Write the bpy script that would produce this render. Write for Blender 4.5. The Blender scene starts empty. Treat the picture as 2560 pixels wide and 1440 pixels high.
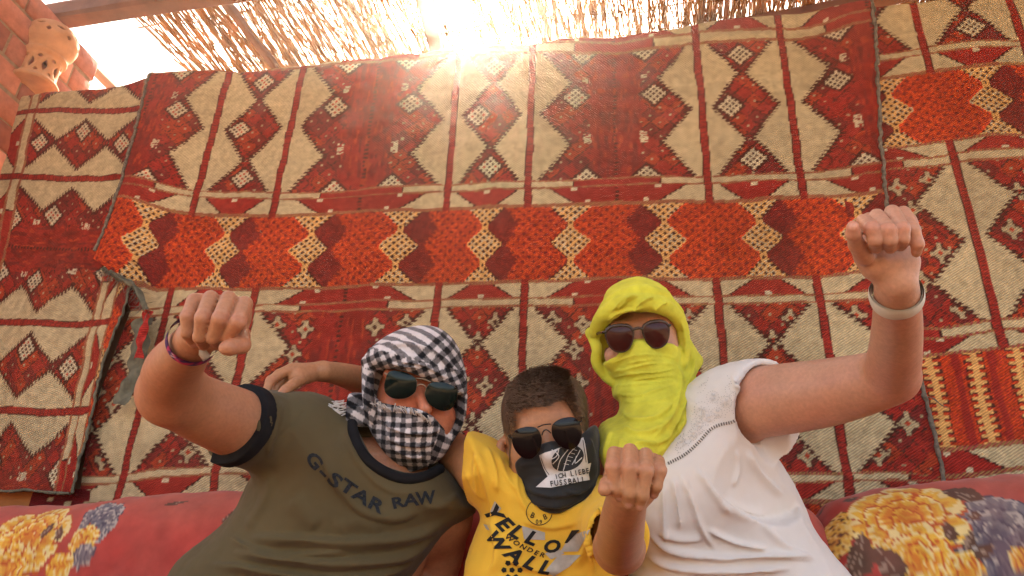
import bpy, bmesh, math, random
import numpy as np
from mathutils import Vector, Matrix
from mathutils.bvhtree import BVHTree

random.seed(7)
RNG = np.random.default_rng(11)
scene = bpy.context.scene
COL = scene.collection

# ------------------------------------------------------------------ camera
FPX, CX, CY = 1849.0, 1280.0, 720.0            # photograph is 2560 x 1440
PITCH, ROLL, YAW = (math.radians(a) for a in (25.6, 2.63, 9.5))
CAM = np.array([0.0, -1.95, 0.45])
FWD = np.array([-math.sin(YAW) * math.cos(PITCH), math.cos(YAW) * math.cos(PITCH), math.sin(PITCH)])
_r0 = np.array([math.cos(YAW), math.sin(YAW), 0.0])
_u0 = np.cross(_r0, FWD)
RGT = math.cos(ROLL) * _r0 + math.sin(ROLL) * _u0
UPV = -math.sin(ROLL) * _r0 + math.cos(ROLL) * _u0

cam_data = bpy.data.cameras.new('camera')
cam_data.sensor_width = 36.0
cam_data.lens = FPX / 2560.0 * 36.0
cam_data.clip_end = 500.0
cam_data.clip_start = 0.05
cam = bpy.data.objects.new('camera', cam_data)
M = Matrix.Identity(4)
for i in range(3):
    M[i][0], M[i][1], M[i][2], M[i][3] = RGT[i], UPV[i], -FWD[i], CAM[i]
cam.matrix_world = M
COL.objects.link(cam)
scene.camera = cam

def ray(px, py):
    return FWD + (px - CX) / FPX * RGT - (py - CY) / FPX * UPV
def at(px, py, d):
    return CAM + d * ray(px, py)
def on_y(px, py, y=0.0):
    v = ray(px, py); return CAM + (y - CAM[1]) / v[1] * v
def on_x(px, py, x):
    v = ray(px, py); return CAM + (x - CAM[0]) / v[0] * v
def on_z(px, py, z):
    v = ray(px, py); return CAM + (z - CAM[2]) / v[2] * v
def proj(P):
    d = P - CAM
    z = d @ FWD
    return CX + FPX * (d @ RGT) / z, CY - FPX * (d @ UPV) / z, z

# ------------------------------------------------------------------ world, sun, exposure
SUN = ray(1165, 70); SUN = SUN / np.linalg.norm(SUN)
SUN_EL = math.asin(SUN[2]); SUN_AZ = math.atan2(SUN[0], SUN[1])
world = bpy.data.worlds.new('World'); scene.world = world; world.use_nodes = True
wn = world.node_tree; wn.nodes.clear()
w_out = wn.nodes.new('ShaderNodeOutputWorld'); w_bg = wn.nodes.new('ShaderNodeBackground')
w_sky = wn.nodes.new('ShaderNodeTexSky'); w_sky.sky_type = 'NISHITA'; w_sky.sun_disc = False
w_sky.sun_elevation = SUN_EL; w_sky.sun_rotation = SUN_AZ
w_sky.air_density = 0.8; w_sky.dust_density = 3.0; w_sky.ozone_density = 0.4
w_tint = wn.nodes.new('ShaderNodeMix'); w_tint.data_type = 'RGBA'; w_tint.blend_type = 'MULTIPLY'
w_tint.inputs[0].default_value = 1.0; w_tint.inputs[7].default_value = (1.0, 0.86, 0.70, 1)
wn.links.new(w_sky.outputs[0], w_tint.inputs[6]); wn.links.new(w_tint.outputs[2], w_bg.inputs[0])
w_bg.inputs[1].default_value = 0.15
wn.links.new(w_bg.outputs[0], w_out.inputs[0])
sun_data = bpy.data.lights.new('sun', 'SUN'); sun_data.energy = 4.0; sun_data.angle = math.radians(0.5)
sun_data.color = (1.0, 0.86, 0.68)
sun = bpy.data.objects.new('sun', sun_data); COL.objects.link(sun)
sun.rotation_euler = Vector(-SUN).to_track_quat('-Z', 'Y').to_euler()
sun.location = (0, 5, 6)
vs = scene.view_settings
scene.display_settings.display_device = 'sRGB'
vs.view_transform = 'Standard'; vs.look = 'None'; vs.gamma = 1.0; vs.use_curve_mapping = False
vs.exposure = 2.72
scene.render.engine = 'CYCLES'
scene.cycles.max_bounces = 8
scene.cycles.use_denoising = True

# ------------------------------------------------------------------ small helpers
def lin(r, g, b):
    c = np.array([r, g, b], float) / 255.0
    return np.where(c <= 0.04045, c / 12.92, ((c + 0.055) / 1.055) ** 2.4)

def tag(o, label=None, cat=None, group=None, kind=None):
    if label: o['label'] = label
    if cat: o['category'] = cat
    if group: o['group'] = group
    if kind: o['kind'] = kind
    return o

def empty(name, loc=(0, 0, 0)):
    o = bpy.data.objects.new(name, None); o.empty_display_size = 0.05
    o.location = loc; COL.objects.link(o); return o

def link(o, parent=None):
    COL.objects.link(o)
    if parent is not None:
        o.parent = parent
        o.matrix_parent_inverse = parent_inv(parent)
    return o
def parent_inv(p):
    return Matrix.Translation(p.location).inverted() if p.type == 'EMPTY' else Matrix.Identity(4)

def mk(name, V, Fc, mat, parent=None, col=None, smooth=True):
    """one mesh object from numpy arrays (faces all quads or all triangles)"""
    V = np.ascontiguousarray(V, np.float32); Fc = np.ascontiguousarray(Fc, np.int32)
    n = Fc.shape[1]
    me = bpy.data.meshes.new(name)
    me.vertices.add(len(V)); me.vertices.foreach_set('co', V.ravel())
    me.loops.add(Fc.size); me.loops.foreach_set('vertex_index', Fc.ravel())
    me.polygons.add(len(Fc))
    me.polygons.foreach_set('loop_start', np.arange(0, Fc.size, n, dtype=np.int32))
    me.polygons.foreach_set('loop_total', np.full(len(Fc), n, np.int32))
    if smooth:
        me.polygons.foreach_set('use_smooth', np.ones(len(Fc), bool))
    me.update(calc_edges=True); me.validate()
    if col is not None:
        a = me.color_attributes.new('Col', 'FLOAT_COLOR', 'POINT')
        c = np.ones((len(V), 4), np.float32); c[:, :3] = col
        a.data.foreach_set('color', c.ravel())
    me.materials.append(mat)
    o = bpy.data.objects.new(name, me)
    return link(o, parent)

def mk_poly(name, V, Fc, mat, parent=None, smooth=False):
    me = bpy.data.meshes.new(name)
    me.from_pydata([tuple(v) for v in V], [], [tuple(int(i) for i in f) for f in Fc])
    if smooth:
        for p in me.polygons: p.use_smooth = True
    me.update(); me.materials.append(mat)
    return link(bpy.data.objects.new(name, me), parent)

def normals(V, Fc):
    a, b, c = V[Fc[:, 0]], V[Fc[:, 1]], V[Fc[:, 2]]
    fn = np.cross(b - a, c - a)
    if Fc.shape[1] == 4: fn += np.cross(c - a, V[Fc[:, 3]] - a)
    N = np.zeros_like(V)
    for k in range(Fc.shape[1]):
        for ax in range(3):
            N[:, ax] += np.bincount(Fc[:, k], weights=fn[:, ax], minlength=len(V))
    return N / np.maximum(np.linalg.norm(N, axis=1, keepdims=True), 1e-12)

def hash3(i, j, k, seed=0):
    n = (i.astype(np.int64) * 73856093) ^ (j.astype(np.int64) * 19349663) ^ (k.astype(np.int64) * 83492791) ^ (seed * 2654435761)
    n = (n ^ (n >> 13)) * 1274126177
    n = n ^ (n >> 16)
    return (n & 0xFFFFFF).astype(np.float64) / float(0xFFFFFF)

def noise(P, scale, seed=0):
    """value noise in -1..1 at points P (n,2 or n,3)"""
    Q = np.asarray(P, float) * scale
    if Q.shape[1] == 2: Q = np.concatenate([Q, np.zeros((len(Q), 1))], 1)
    b = np.floor(Q).astype(np.int64); f = Q - b; f = f * f * (3 - 2 * f)
    out = 0
    for dx in (0, 1):
        for dy in (0, 1):
            for dz in (0, 1):
                w = (f[:, 0] if dx else 1 - f[:, 0]) * (f[:, 1] if dy else 1 - f[:, 1]) * (f[:, 2] if dz else 1 - f[:, 2])
                out = out + w * hash3(b[:, 0] + dx, b[:, 1] + dy, b[:, 2] + dz, seed)
    return out * 2 - 1

def fbm(P, scale, seed=0, oct=3):
    a, s, t = 0.0, 1.0, 0.0
    for o in range(oct):
        a = a + s * noise(P, scale * 2 ** o, seed + o); t += s; s *= 0.5
    return a / t

def smooth(x, a, b):
    t = np.clip((x - a) / (b - a), 0, 1); return t * t * (3 - 2 * t)

def catmull(pts, n=8, closed=False):
    p = np.asarray(pts, float); m = len(p); out = []
    rng = range(m) if closed else range(m - 1)
    for i in rng:
        if closed: a, b, c, d = p[i - 1], p[i], p[(i + 1) % m], p[(i + 2) % m]
        else: a, b, c, d = p[max(i - 1, 0)], p[i], p[i + 1], p[min(i + 2, m - 1)]
        for t in np.linspace(0, 1, n, endpoint=False):
            out.append(0.5 * ((2 * b) + (-a + c) * t + (2 * a - 5 * b + 4 * c - d) * t * t + (-a + 3 * b - 3 * c + d) * t ** 3))
    if not closed: out.append(p[-1])
    return np.array(out)

def tube(path, rad, sides=6, cap=True):
    """vertices, quads of a tube along path; rad scalar or per point"""
    P = np.asarray(path, float); n = len(P)
    R = np.broadcast_to(np.asarray(rad, float), (n,))
    T = np.gradient(P, axis=0); T /= np.maximum(np.linalg.norm(T, axis=1, keepdims=True), 1e-9)
    ref = np.array([0, 0, 1.0]) if abs(T[0][2]) < 0.9 else np.array([1.0, 0, 0])
    V = []; u = np.cross(T[0], ref); u /= np.linalg.norm(u)
    for i in range(n):
        u = u - T[i] * (u @ T[i]); u /= max(np.linalg.norm(u), 1e-9); v = np.cross(T[i], u)
        for k in range(sides):
            a = 2 * math.pi * k / sides
            V.append(P[i] + R[i] * (math.cos(a) * u + math.sin(a) * v))
    Fq = []
    for i in range(n - 1):
        for k in range(sides):
            k2 = (k + 1) % sides
            Fq.append((i * sides + k, i * sides + k2, (i + 1) * sides + k2, (i + 1) * sides + k))
    V = list(V)
    if cap:
        for end, base in ((0, 0), (n - 1, (n - 1) * sides)):
            c = len(V); V.append(P[end])
            for k in range(sides):
                k2 = (k + 1) % sides
                Fq.append((c, base + k, base + k2, base + k2)) if False else Fq.append((c, c, base + k2, base + k) if end == 0 else (c, c, base + k, base + k2))
    V = np.array(V); Fq = np.array(Fq)
    return V, Fq

def tubes(paths, rads, sides=5):
    VV, FF, o = [], [], 0
    for p, r in zip(paths, rads):
        v, f = tube(p, r, sides, cap=False); VV.append(v); FF.append(f + o); o += len(v)
    return np.concatenate(VV), np.concatenate(FF)

def box(lo, hi):
    x0, y0, z0 = lo; x1, y1, z1 = hi
    V = np.array([(x0, y0, z0), (x1, y0, z0), (x1, y1, z0), (x0, y1, z0), (x0, y0, z1), (x1, y0, z1), (x1, y1, z1), (x0, y1, z1)], float)
    Fc = np.array([(0, 3, 2, 1), (4, 5, 6, 7), (0, 1, 5, 4), (1, 2, 6, 5), (2, 3, 7, 6), (3, 0, 4, 7)])
    return V, Fc

# ------------------------------------------------------------------ materials
def new_mat(name):
    m = bpy.data.materials.new(name); m.use_nodes = True
    nt = m.node_tree; b = nt.nodes['Principled BSDF']
    return m, nt, b

def noise_node(nt, scale, detail=3, rough=0.55, coord='Object'):
    tc = nt.nodes.new('ShaderNodeTexCoord'); n = nt.nodes.new('ShaderNodeTexNoise')
    n.inputs['Scale'].default_value = scale; n.inputs['Detail'].default_value = detail; n.inputs['Roughness'].default_value = rough
    nt.links.new(tc.outputs[coord], n.inputs['Vector']); return n

def vary(nt, src, noise_out, amount):
    """multiply colour src by 1 +- amount driven by a noise"""
    mr = nt.nodes.new('ShaderNodeMapRange'); mr.inputs[1].default_value = 0.3; mr.inputs[2].default_value = 0.7
    mr.inputs[3].default_value = 1 - amount; mr.inputs[4].default_value = 1 + amount
    nt.links.new(noise_out, mr.inputs[0])
    mx = nt.nodes.new('ShaderNodeMix'); mx.data_type = 'RGBA'; mx.blend_type = 'MULTIPLY'; mx.inputs[0].default_value = 1
    if isinstance(src, (tuple, list, np.ndarray)): mx.inputs[6].default_value = (*[float(c) for c in src], 1)
    else: nt.links.new(src, mx.inputs[6])
    nt.links.new(mr.outputs[0], mx.inputs[7]); return mx.outputs[2]

def mat(name, color=None, rough=0.8, vscale=30, vamt=0.12, bscale=400, bstr=0.15, bdist=0.001, sss=0.0, sheen=0.0, spec=0.3, weave=0.0, metal=0.0, transl=0.0):
    """procedural material; color None reads the vertex colours of the pattern"""
    m, nt, b = new_mat(name)
    if color is None:
        a = nt.nodes.new('ShaderNodeAttribute'); a.attribute_name = 'Col'; src = a.outputs['Color']
    else: src = color
    n = noise_node(nt, vscale, 4)
    c = vary(nt, src, n.outputs['Fac'], vamt)
    nt.links.new(c, b.inputs['Base Color'])
    b.inputs['Roughness'].default_value = rough; b.inputs['Metallic'].default_value = metal
    b.inputs['Specular IOR Level'].default_value = spec
    if sss:
        b.inputs['Subsurface Weight'].default_value = sss; b.inputs['Subsurface Radius'].default_value = (1.0, 0.35, 0.2)
        b.inputs['Subsurface Scale'].default_value = 0.006
    if sheen: b.inputs['Sheen Weight'].default_value = sheen; b.inputs['Sheen Roughness'].default_value = 0.4
    if bstr:
        bn = noise_node(nt, bscale, 2)
        bp = nt.nodes.new('ShaderNodeBump'); bp.inputs['Strength'].default_value = bstr; bp.inputs['Distance'].default_value = bdist
        h = bn.outputs['Fac']
        if weave:
            tc = nt.nodes.new('ShaderNodeTexCoord'); mp = nt.nodes.new('ShaderNodeMapping'); mp.inputs['Rotation'].default_value = (0, math.radians(32), 0)
            wv = nt.nodes.new('ShaderNodeTexWave'); wv.inputs['Scale'].default_value = weave; wv.inputs['Distortion'].default_value = 1.5; wv.inputs['Detail'].default_value = 1
            wv.bands_direction = 'Z'; wv.inputs['Detail Scale'].default_value = 2.0
            nt.links.new(tc.outputs['Object'], mp.inputs['Vector']); nt.links.new(mp.outputs[0], wv.inputs['Vector'])
            ad = nt.nodes.new('ShaderNodeMath'); ad.operation = 'ADD'
            nt.links.new(wv.outputs['Fac'], ad.inputs[0]); nt.links.new(h, ad.inputs[1]); h = ad.outputs[0]
            c2 = vary(nt, c, wv.outputs['Fac'], 0.17); nt.links.new(c2, b.inputs['Base Color'])
        nt.links.new(h, bp.inputs['Height']); nt.links.new(bp.outputs[0], b.inputs['Normal'])
    if transl:
        tr = nt.nodes.new('ShaderNodeBsdfTranslucent'); nt.links.new(c, tr.inputs['Color'])
        mx = nt.nodes.new('ShaderNodeMixShader'); mx.inputs[0].default_value = transl
        out = nt.nodes['Material Output']
        nt.links.new(b.outputs[0], mx.inputs[1]); nt.links.new(tr.outputs[0], mx.inputs[2]); nt.links.new(mx.outputs[0], out.inputs['Surface'])
    return m

MAT = {}
MAT['kilim'] = mat('woven_kilim', None, 0.95, 55, 0.20, 350, 0.8, 0.0022, spec=0.1, weave=52)
MAT['cord'] = mat('selvedge_yarn', (0.16, 0.13, 0.10), 0.95, 90, 0.45, 250, 0.6, 0.002, spec=0.1)
MAT['backing'] = mat('frayed_backing', (0.13, 0.12, 0.085), 0.95, 40, 0.35, 260, 0.6, 0.002, spec=0.1)
MAT['brick'] = mat('clay_brick', None, 0.9, 25, 0.2, 70, 0.5, 0.006, spec=0.2)
MAT['mortar'] = mat('sandy_mortar', (0.33, 0.22, 0.14), 0.95, 30, 0.25, 60, 0.8, 0.008, spec=0.1)
MAT['plaster'] = mat('mud_plaster', (0.25, 0.13, 0.07), 0.95, 12, 0.2, 50, 0.6, 0.006, spec=0.1)
MAT['sand'] = mat('sand', (0.33, 0.22, 0.125), 0.95, 3, 0.15, 60, 0.4, 0.01, spec=0.1)
MAT['beam'] = mat('brown_timber', (0.16, 0.06, 0.03), 0.7, 8, 0.3, 40, 0.4, 0.004)
MAT['board'] = mat('orange_board', (0.38, 0.13, 0.03), 0.6, 6, 0.25, 40, 0.2, 0.002)
MAT['reed'] = mat('dry_reed', (0.46, 0.24, 0.085), 0.7, 14, 0.45, 90, 0.3, 0.002, transl=0.35)
MAT['terracotta'] = mat('terracotta', (0.53, 0.275, 0.135), 0.85, 18, 0.15, 120, 0.2, 0.002, spec=0.2)
MAT['cushion'] = mat('printed_cotton', None, 0.9, 22, 0.14, 500, 0.25, 0.0008, sheen=0.15, spec=0.15)

# ------------------------------------------------------------------ kilim pattern
K = {k: lin(*v) for k, v in dict(cream=(186, 167, 130), cream2=(196, 180, 148), red=(148, 37, 33), maroon=(102, 28, 29), dark=(58, 24, 22), rust=(172, 60, 36),
     orange=(180, 58, 27), gold=(212, 160, 96), line=(150, 108, 68)).items()}
PER, HC = 0.85, 0.145
ROWS = [('A', .53), ('l', .012), ('s', .034), ('l', .012), ('t', .062), ('l', .014), ('O', .265), ('l', .014), ('u', .062), ('l', .012), ('s', .034), ('l', .012),
        ('B', .45), ('l', .012), ('s', .034), ('l', .012), ('t', .062), ('l', .014), ('L', .25), ('l', .014), ('u', .062), ('l', .012), ('s', .034), ('l', .012)]
TLEN = sum(r[1] for r in ROWS)

def kilim(s, t):
    n = len(s)
    qs = np.floor(s / 0.0042); qt = np.floor(t / 0.0042)          # stitches
    rnd = hash3(qs.astype(np.int64), qt.astype(np.int64), np.zeros(n, np.int64), 3)
    rnd2 = hash3(np.floor(s / 0.009).astype(np.int64), qt.astype(np.int64), np.zeros(n, np.int64), 9)
    wob = 0.0028 * noise(np.stack([s, t], 1), 14, 5)
    s = s + wob; t = t + 0.004 * noise(np.stack([s, t], 1), 9, 6)
    sp = (s + PER / 2) % PER - PER / 2                              # from pair centre
    ip = np.floor((s + PER / 2) / PER)
    cd = np.abs(sp) - HC                                            # from nearest column (+ outwards)
    acd = np.abs(cd)
    outer = cd > 0
    fc = np.abs(np.abs(sp) - PER / 2)                               # from field centre
    tt = t % TLEN
    C = np.zeros((n, 3)); C[:] = K['line']
    tooth = np.where((t / 0.0125) % 1 < 0.5, 0.0065, -0.004)
    def put(mask, col, amt=None):
        C[mask] = col if np.ndim(col) == 1 else col[mask]
    # red field with a diagonal lattice of tones
    def field(tr):
        a = (sp + tr) / 0.062; b = (sp - tr) / 0.062
        ia, ib = np.floor(a), np.floor(b)
        h = hash3(ia.astype(np.int64), ib.astype(np.int64), ip.astype(np.int64), 21)
        col = np.where((h < 0.42)[:, None], K['red'], np.where((h < 0.72)[:, None], K['maroon'] * 1.35, K['rust'] * 0.85))
        fa, fb = a - ia, b - ib
        edge = np.minimum(np.minimum(fa, 1 - fa), np.minimum(fb, 1 - fb))
        col = np.where(((edge < 0.06) & (rnd < 0.6))[:, None], K['dark'] * 1.6, col)
        spot = (np.abs(fa - .5) + np.abs(fb - .5) < 0.13) & (h > 0.25)
        col = np.where(spot[:, None], K['cream'] * 0.75, col)
        dash = (rnd2 < 0.10) & (rnd < 0.8)
        col = np.where(dash[:, None], K['maroon'] * 0.8, col)
        # wide central stripe of the field
        cen = fc < 0.085 + 0.02 * noise(np.stack([s * 4, t * 60], 1), 1.0, 77)
        cc = np.where((fc < 0.006)[:, None] & (((t / 0.016) % 1) < 0.5)[:, None], K['dark'] * 1.5, K['red'] * (0.84 + 0.2 * noise(np.stack([s, t], 1), 20, 8))[:, None])
        stk = noise(np.stack([s * 130, t * 30], 1), 1.0, 78); cc = np.where(((stk > .42) & (fc > .008))[:, None], K['maroon'] * 1.2, cc); cc = np.where((stk < -.62)[:, None], K['rust'] * .9, cc)
        return np.where(cen[:, None], cc, col)
    def dotted(m, ds, dt, r, base, dot, pitch=0.021, dr=0.0052):
        inside = m & (np.abs(ds) + np.abs(dt) < r)
        ring = m & (np.abs(ds) + np.abs(dt) < r + 0.010) & ~inside
        put(ring, K['dark'] * 1.4)
        a = (ds + dt) / pitch; b = (ds - dt) / pitch
        d = (np.abs(a - np.round(a)) < 0.29) & (np.abs(b - np.round(b)) < 0.29)
        put(inside, base); put(inside & d, dot)
        put(inside & d & (hash3(np.round(a).astype(np.int64), np.round(b).astype(np.int64), ip.astype(np.int64), 2) < 0.3), K['rust'])
    def star(m, ds, dt):
        q = np.abs(ds) + np.abs(dt)
        put(m & (q < 0.032) , K['dark'] * 1.9)
        put(m & ((q < 0.021) | ((np.abs(ds) < 0.006) & (np.abs(dt) < 0.028)) | ((np.abs(dt) < 0.006) & (np.abs(ds) < 0.026))), K['cream'] * .85)
        put(m & (q < 0.008), np.where((ip % 2 == 0)[:, None], K['dark'], K['rust']))
    def column(m):
        put(m & (acd < 0.0128), K['dark'] * 1.5)
        put(m & (acd < 0.0100), K['red'])
        put(m & (acd < 0.0100) & (((t / 0.011) % 1) < 0.22), K['maroon'])
    def diamonds(m, tr, tc, hw, hh):
        for c in tc:
            q = (acd + tooth) / hw + np.abs(tr - c) / hh
            put(m & (q < 1.10), K['dark'] * 1.25)
        for c in tc:
            q = (acd + tooth) / hw + np.abs(tr - c) / hh
            put(m & (q < 1.0), K['cream'])
    t0 = 0.0
    for kind, ln in ROWS:
        m = (tt >= t0) & (tt < t0 + ln); tr = tt - t0; t0 += ln
        if not m.any(): continue
        if kind == 'A':
            f = field(tr); put(m, f)
            for ss, c in ((0.0, .055), (-.052, .265), (0.004, .475)): dotted(m & ~outer, sp - ss, tr - c, .043, K['cream2'], K['dark'])
            for ds, c in ((.150, .195), (.185, .53), (.175, 0.0)): dotted(m & outer, cd - ds, tr - c, .043, K['cream2'], K['dark'])
            put(m & outer & (np.abs(cd - .19) < .012) & (np.abs(tr - .37) < .022) & (rnd2 < .7), K['cream2'])
            put(m & outer & (np.abs(cd - .18) < .010) & (np.abs(tr - .12) < .016) & (rnd2 < .7), K['cream2'])
            diamonds(m, tr, (.1325, .3975), .132, .178); column(m)
        elif kind == 'B':
            f = field(tr); put(m, f)
            for ss, c in ((.055, .045), (0.0, .105 + .0), (-.045, .215), (.03, .235), (.0, .335), (.05, .41)): star(m & ~outer, sp - ss, tr - c)
            for ds, c in ((.085, .04), (.175, .055), (.15, .13), (.165, .225), (.10, .26), (.16, .33), (.08, .41)): star(m & outer, cd - ds, tr - c)
            diamonds(m, tr, (.1125, .3375), .134, .143); column(m)
        elif kind == 's':
            put(m, K['cream']); put(m & (fc < .135), K['red']); put(m & (np.abs(fc - .135) < .003), K['dark']); column(m)
        elif kind in 'tu':
            put(m, K['cream']); w = tr / ln if kind == 't' else 1 - tr / ln           # red narrows towards the band
            lim = .105 - .07 * w + tooth * .4
            put(m & (np.abs(sp) < lim + .008), K['dark']); put(m & (np.abs(sp) < lim), K['red'])
            lim2 = .075 + .075 * w + tooth * .4
            put(m & (cd > lim2 - .008), K['dark']); put(m & (cd > lim2), K['red'] * 0.92)
            put(m & (np.abs(sp) < .010) & (w < .22), K['cream2'])
            put(m & (np.abs(cd - .15) < .009) & (w < .2), K['cream2']); put(m & (np.abs(cd - .19) < .008) & (w > .8), K['cream2'])
            put(m & (cd > .2) & (fc < .006) & (((t / .016) % 1) < .5), K['dark'])
            column(m)
        elif kind == 'O':
            P3 = PER / 3; ds = (s + P3 / 2) % P3 - P3 / 2; im = np.floor((s + P3 / 2) / P3).astype(np.int64)
            oran = np.where((rnd < .34)[:, None], K['orange'] * 1.35 + np.array([.03, .02, 0]), np.where((rnd < .8)[:, None], K['orange'] * .8, K['red']))
            put(m, oran)
            h = hash3(im, im * 0, im * 0, 33); side = np.where(h < .5, ds, -ds)
            dtb = np.minimum(np.minimum(np.abs(tr - .1325), np.abs(tr)), np.abs(tr - .265))
            blob = (side > 0) & (side < .074 + .042 * dtb / .0665 + tooth * .6) & (h < .85)
            put(m & blob, np.where((rnd < .75)[:, None], K['maroon'] * 1.15, K['red'] * .8))
            a = (s + tr) / .034; b = (s - tr) / .034
            dd = (np.abs(a - np.round(a)) < .2) & (np.abs(b - np.round(b)) < .2) & ~blob
            put(m & dd, K['maroon'] * 1.15)
            dt = np.minimum(np.minimum(np.abs(tr - .1325), np.abs(tr)), np.abs(tr - .265))
            q = (np.abs(ds) + tooth * .35) / .062 + dt / .0665
            put(m & (q < 1.08) & (side > 0), K['dark'] * 1.6); put(m & (q < 1.08) & (side <= 0), K['orange'] * 1.5)
            cen = m & (q < 1.0); put(cen, K['gold']); put(cen & (rnd < .25), K['cream2'])
            put(m & (np.abs(ds) < .009) & (dt > .05), K['gold'])
            tq = tr - .1325; a = (ds + tq) / .0245; b = (ds - tq) / .0245
            put(cen & (np.abs(a - np.round(a)) < .27) & (np.abs(b - np.round(b)) < .27), K['dark'])
        elif kind == 'L':
            P3 = 0.106; ds = (s + P3 / 2) % P3 - P3 / 2; im = np.floor((s + P3 / 2) / P3).astype(np.int64)
            oran = np.where((rnd < .4)[:, None], K['orange'] * 1.25, np.where((rnd < .8)[:, None], K['orange'] * .75, K['red']))
            put(m, oran); put(m & (np.abs(ds) > .034) & (im % 2 == 0) & (rnd < .8), K['red'] * .9)
            put(m & (np.abs(ds) < .026) & (((t / .021) % 1) < .55), K['dark'] * 1.4)
            put(m & (np.abs(ds) < .021) & (((t / .021 + .1) % 1) < .45), K['gold'])
            put(m & (np.abs(ds) < .008), K['gold'])
        elif kind == 'l':
            put(m & (((s + t) / .007 % 1) < .4), K['red'] * .8 + .03); column_m = m & (acd < .0115); put(column_m, K['red'] * .8)
    ab = noise(np.stack([s * .6, t * 26], 1), 1.0, 61) * .07 + noise(np.stack([s * .3, t * 90], 1), 1.0, 62) * .05      # dye bands
    cell = hash3(ip.astype(np.int64), np.floor(t / .25).astype(np.int64), outer.astype(np.int64), 71) * .16 - .08
    fade = 1 + ab + cell + 0.13 * fbm(np.stack([s, t], 1), 5, 40, 3) + 0.16 * (rnd - .5)
    C = C * fade[:, None]
    dust = np.clip(0.10 + 0.07 * fbm(np.stack([s, t], 1), 3, 50, 2), 0, .2)[:, None]
    return C * (1 - dust) + dust * lin(150, 112, 80)
# ------------------------------------------------------------------ setting: ground and walls
def ground():
    n = 24; g = np.linspace(-25, 25, n)
    X, Y = np.meshgrid(g, g, indexing='ij')
    V = np.stack([X.ravel(), Y.ravel(), np.zeros(n * n)], 1)
    i = np.arange(n * n).reshape(n, n)
    Fc = np.stack([i[:-1, :-1], i[1:, :-1], i[1:, 1:], i[:-1, 1:]], -1).reshape(-1, 4)
    tag(mk('ground', V, Fc, MAT['sand']), kind='structure')
ground()

W_TOP = [(60, 240), (250, 222), (390, 195), (600, 183), (850, 158), (1100, 135), (1350, 115), (1400, 102), (1700, 78), (1850, 55), (2170, 15), (2330, 0), (2560, -25), (2900, -60)]
_wt = np.array([on_y(*p) for p in W_TOP])
def z_top(x): return np.interp(x, _wt[:, 0], _wt[:, 2])

def partition():
    """low wall behind the hangings; its uneven crest is what the carpets lie over"""
    xs = np.linspace(-2.2, 1.9, 42); V, Fc = [], []
    for x in xs:
        zt = float(z_top(x)) - 0.035
        V += [(x, 0.03, 0), (x, 0.03, zt), (x, 0.13, zt), (x, 0.13, 0)]
    for i in range(len(xs) - 1):
        a, b = i * 4, i * 4 + 4
        Fc += [(a, b, b + 1, a + 1), (a + 1, b + 1, b + 2, a + 2), (a + 2, b + 2, b + 3, a + 3)]
    Fc += [(0, 1, 2, 3), (len(V) - 4, len(V) - 1, len(V) - 2, len(V) - 3)]
    o = mk_poly('partition_wall', V, Fc, MAT['plaster'])
    tag(o, 'plastered partition wall hidden behind the hanging carpets', 'wall')
partition()

def side_wall():
    """brick wall on the left that runs back past the partition; each brick its own mesh"""
    XW, TOP, Y0, Y1 = -2.30, 2.72, -0.75, 0.30
    root = empty('brick_wall', (XW - 0.1, -0.2, 0))
    tag(root, 'red brick side wall with sandy mortar behind the clay lamp', 'wall')
    V, Fc = box((XW - 0.22, Y0, 0), (XW - 0.008, Y1 - 0.008, TOP - 0.006))
    core = mk_poly('mortar_core', V, Fc, MAT['mortar'], root)
    H, J, L = 0.098, 0.014, 0.20
    cz = TOP - 0.004; k = 0; rr = random.Random(3)
    cols = [lin(184, 118, 96), lin(172, 106, 86), lin(196, 132, 108), lin(164, 98, 80)]
    def brick(y0, y1, z0, z1):
        j = lambda: rr.uniform(-.003, .003)
        x1 = XW + rr.uniform(-.002, .006); bv = 0.006
        out = [(y0, z0), (y1, z0), (y1, z1), (y0, z1)]
        inn = [(y0 + bv + j(), z0 + bv + j()), (y1 - bv + j(), z0 + bv + j()), (y1 - bv + j(), z1 - bv + j()), (y0 + bv + j(), z1 - bv + j())]
        V = [(XW - 0.09, a, b) for a, b in out] + [(x1 - bv, a, b) for a, b in out] + [(x1, a, b) for a, b in inn]
        q = [(0, 1, 2, 3)]
        for s0, s1 in ((0, 4), (4, 8)):
            for i in range(4):
                q.append((s0 + i, s1 + i, s1 + (i + 1) % 4, s0 + (i + 1) % 4))
        q.append((11, 10, 9, 8))
        c = np.array(rr.choice(cols)) * rr.uniform(.85, 1.15)
        mk('brick', np.array(V), np.array(q), MAT['brick'], root, col=np.tile(c, (12, 1)), smooth=False)
    row = 0
    while cz > 1.25:
        y = Y1 - (0.0 if row % 2 == 0 else 0.0); first = True
        while y > Y0 + 0.05:
            l = L if not (first and row % 2) else L / 2
            l *= rr.uniform(.94, 1.06)
            brick(max(y - l, Y0), y, cz - H, cz)
            y -= l + J * rr.uniform(.6, 1.5); first = False
        cz -= H + J * rr.uniform(.7, 1.5); row += 1
side_wall()

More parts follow.
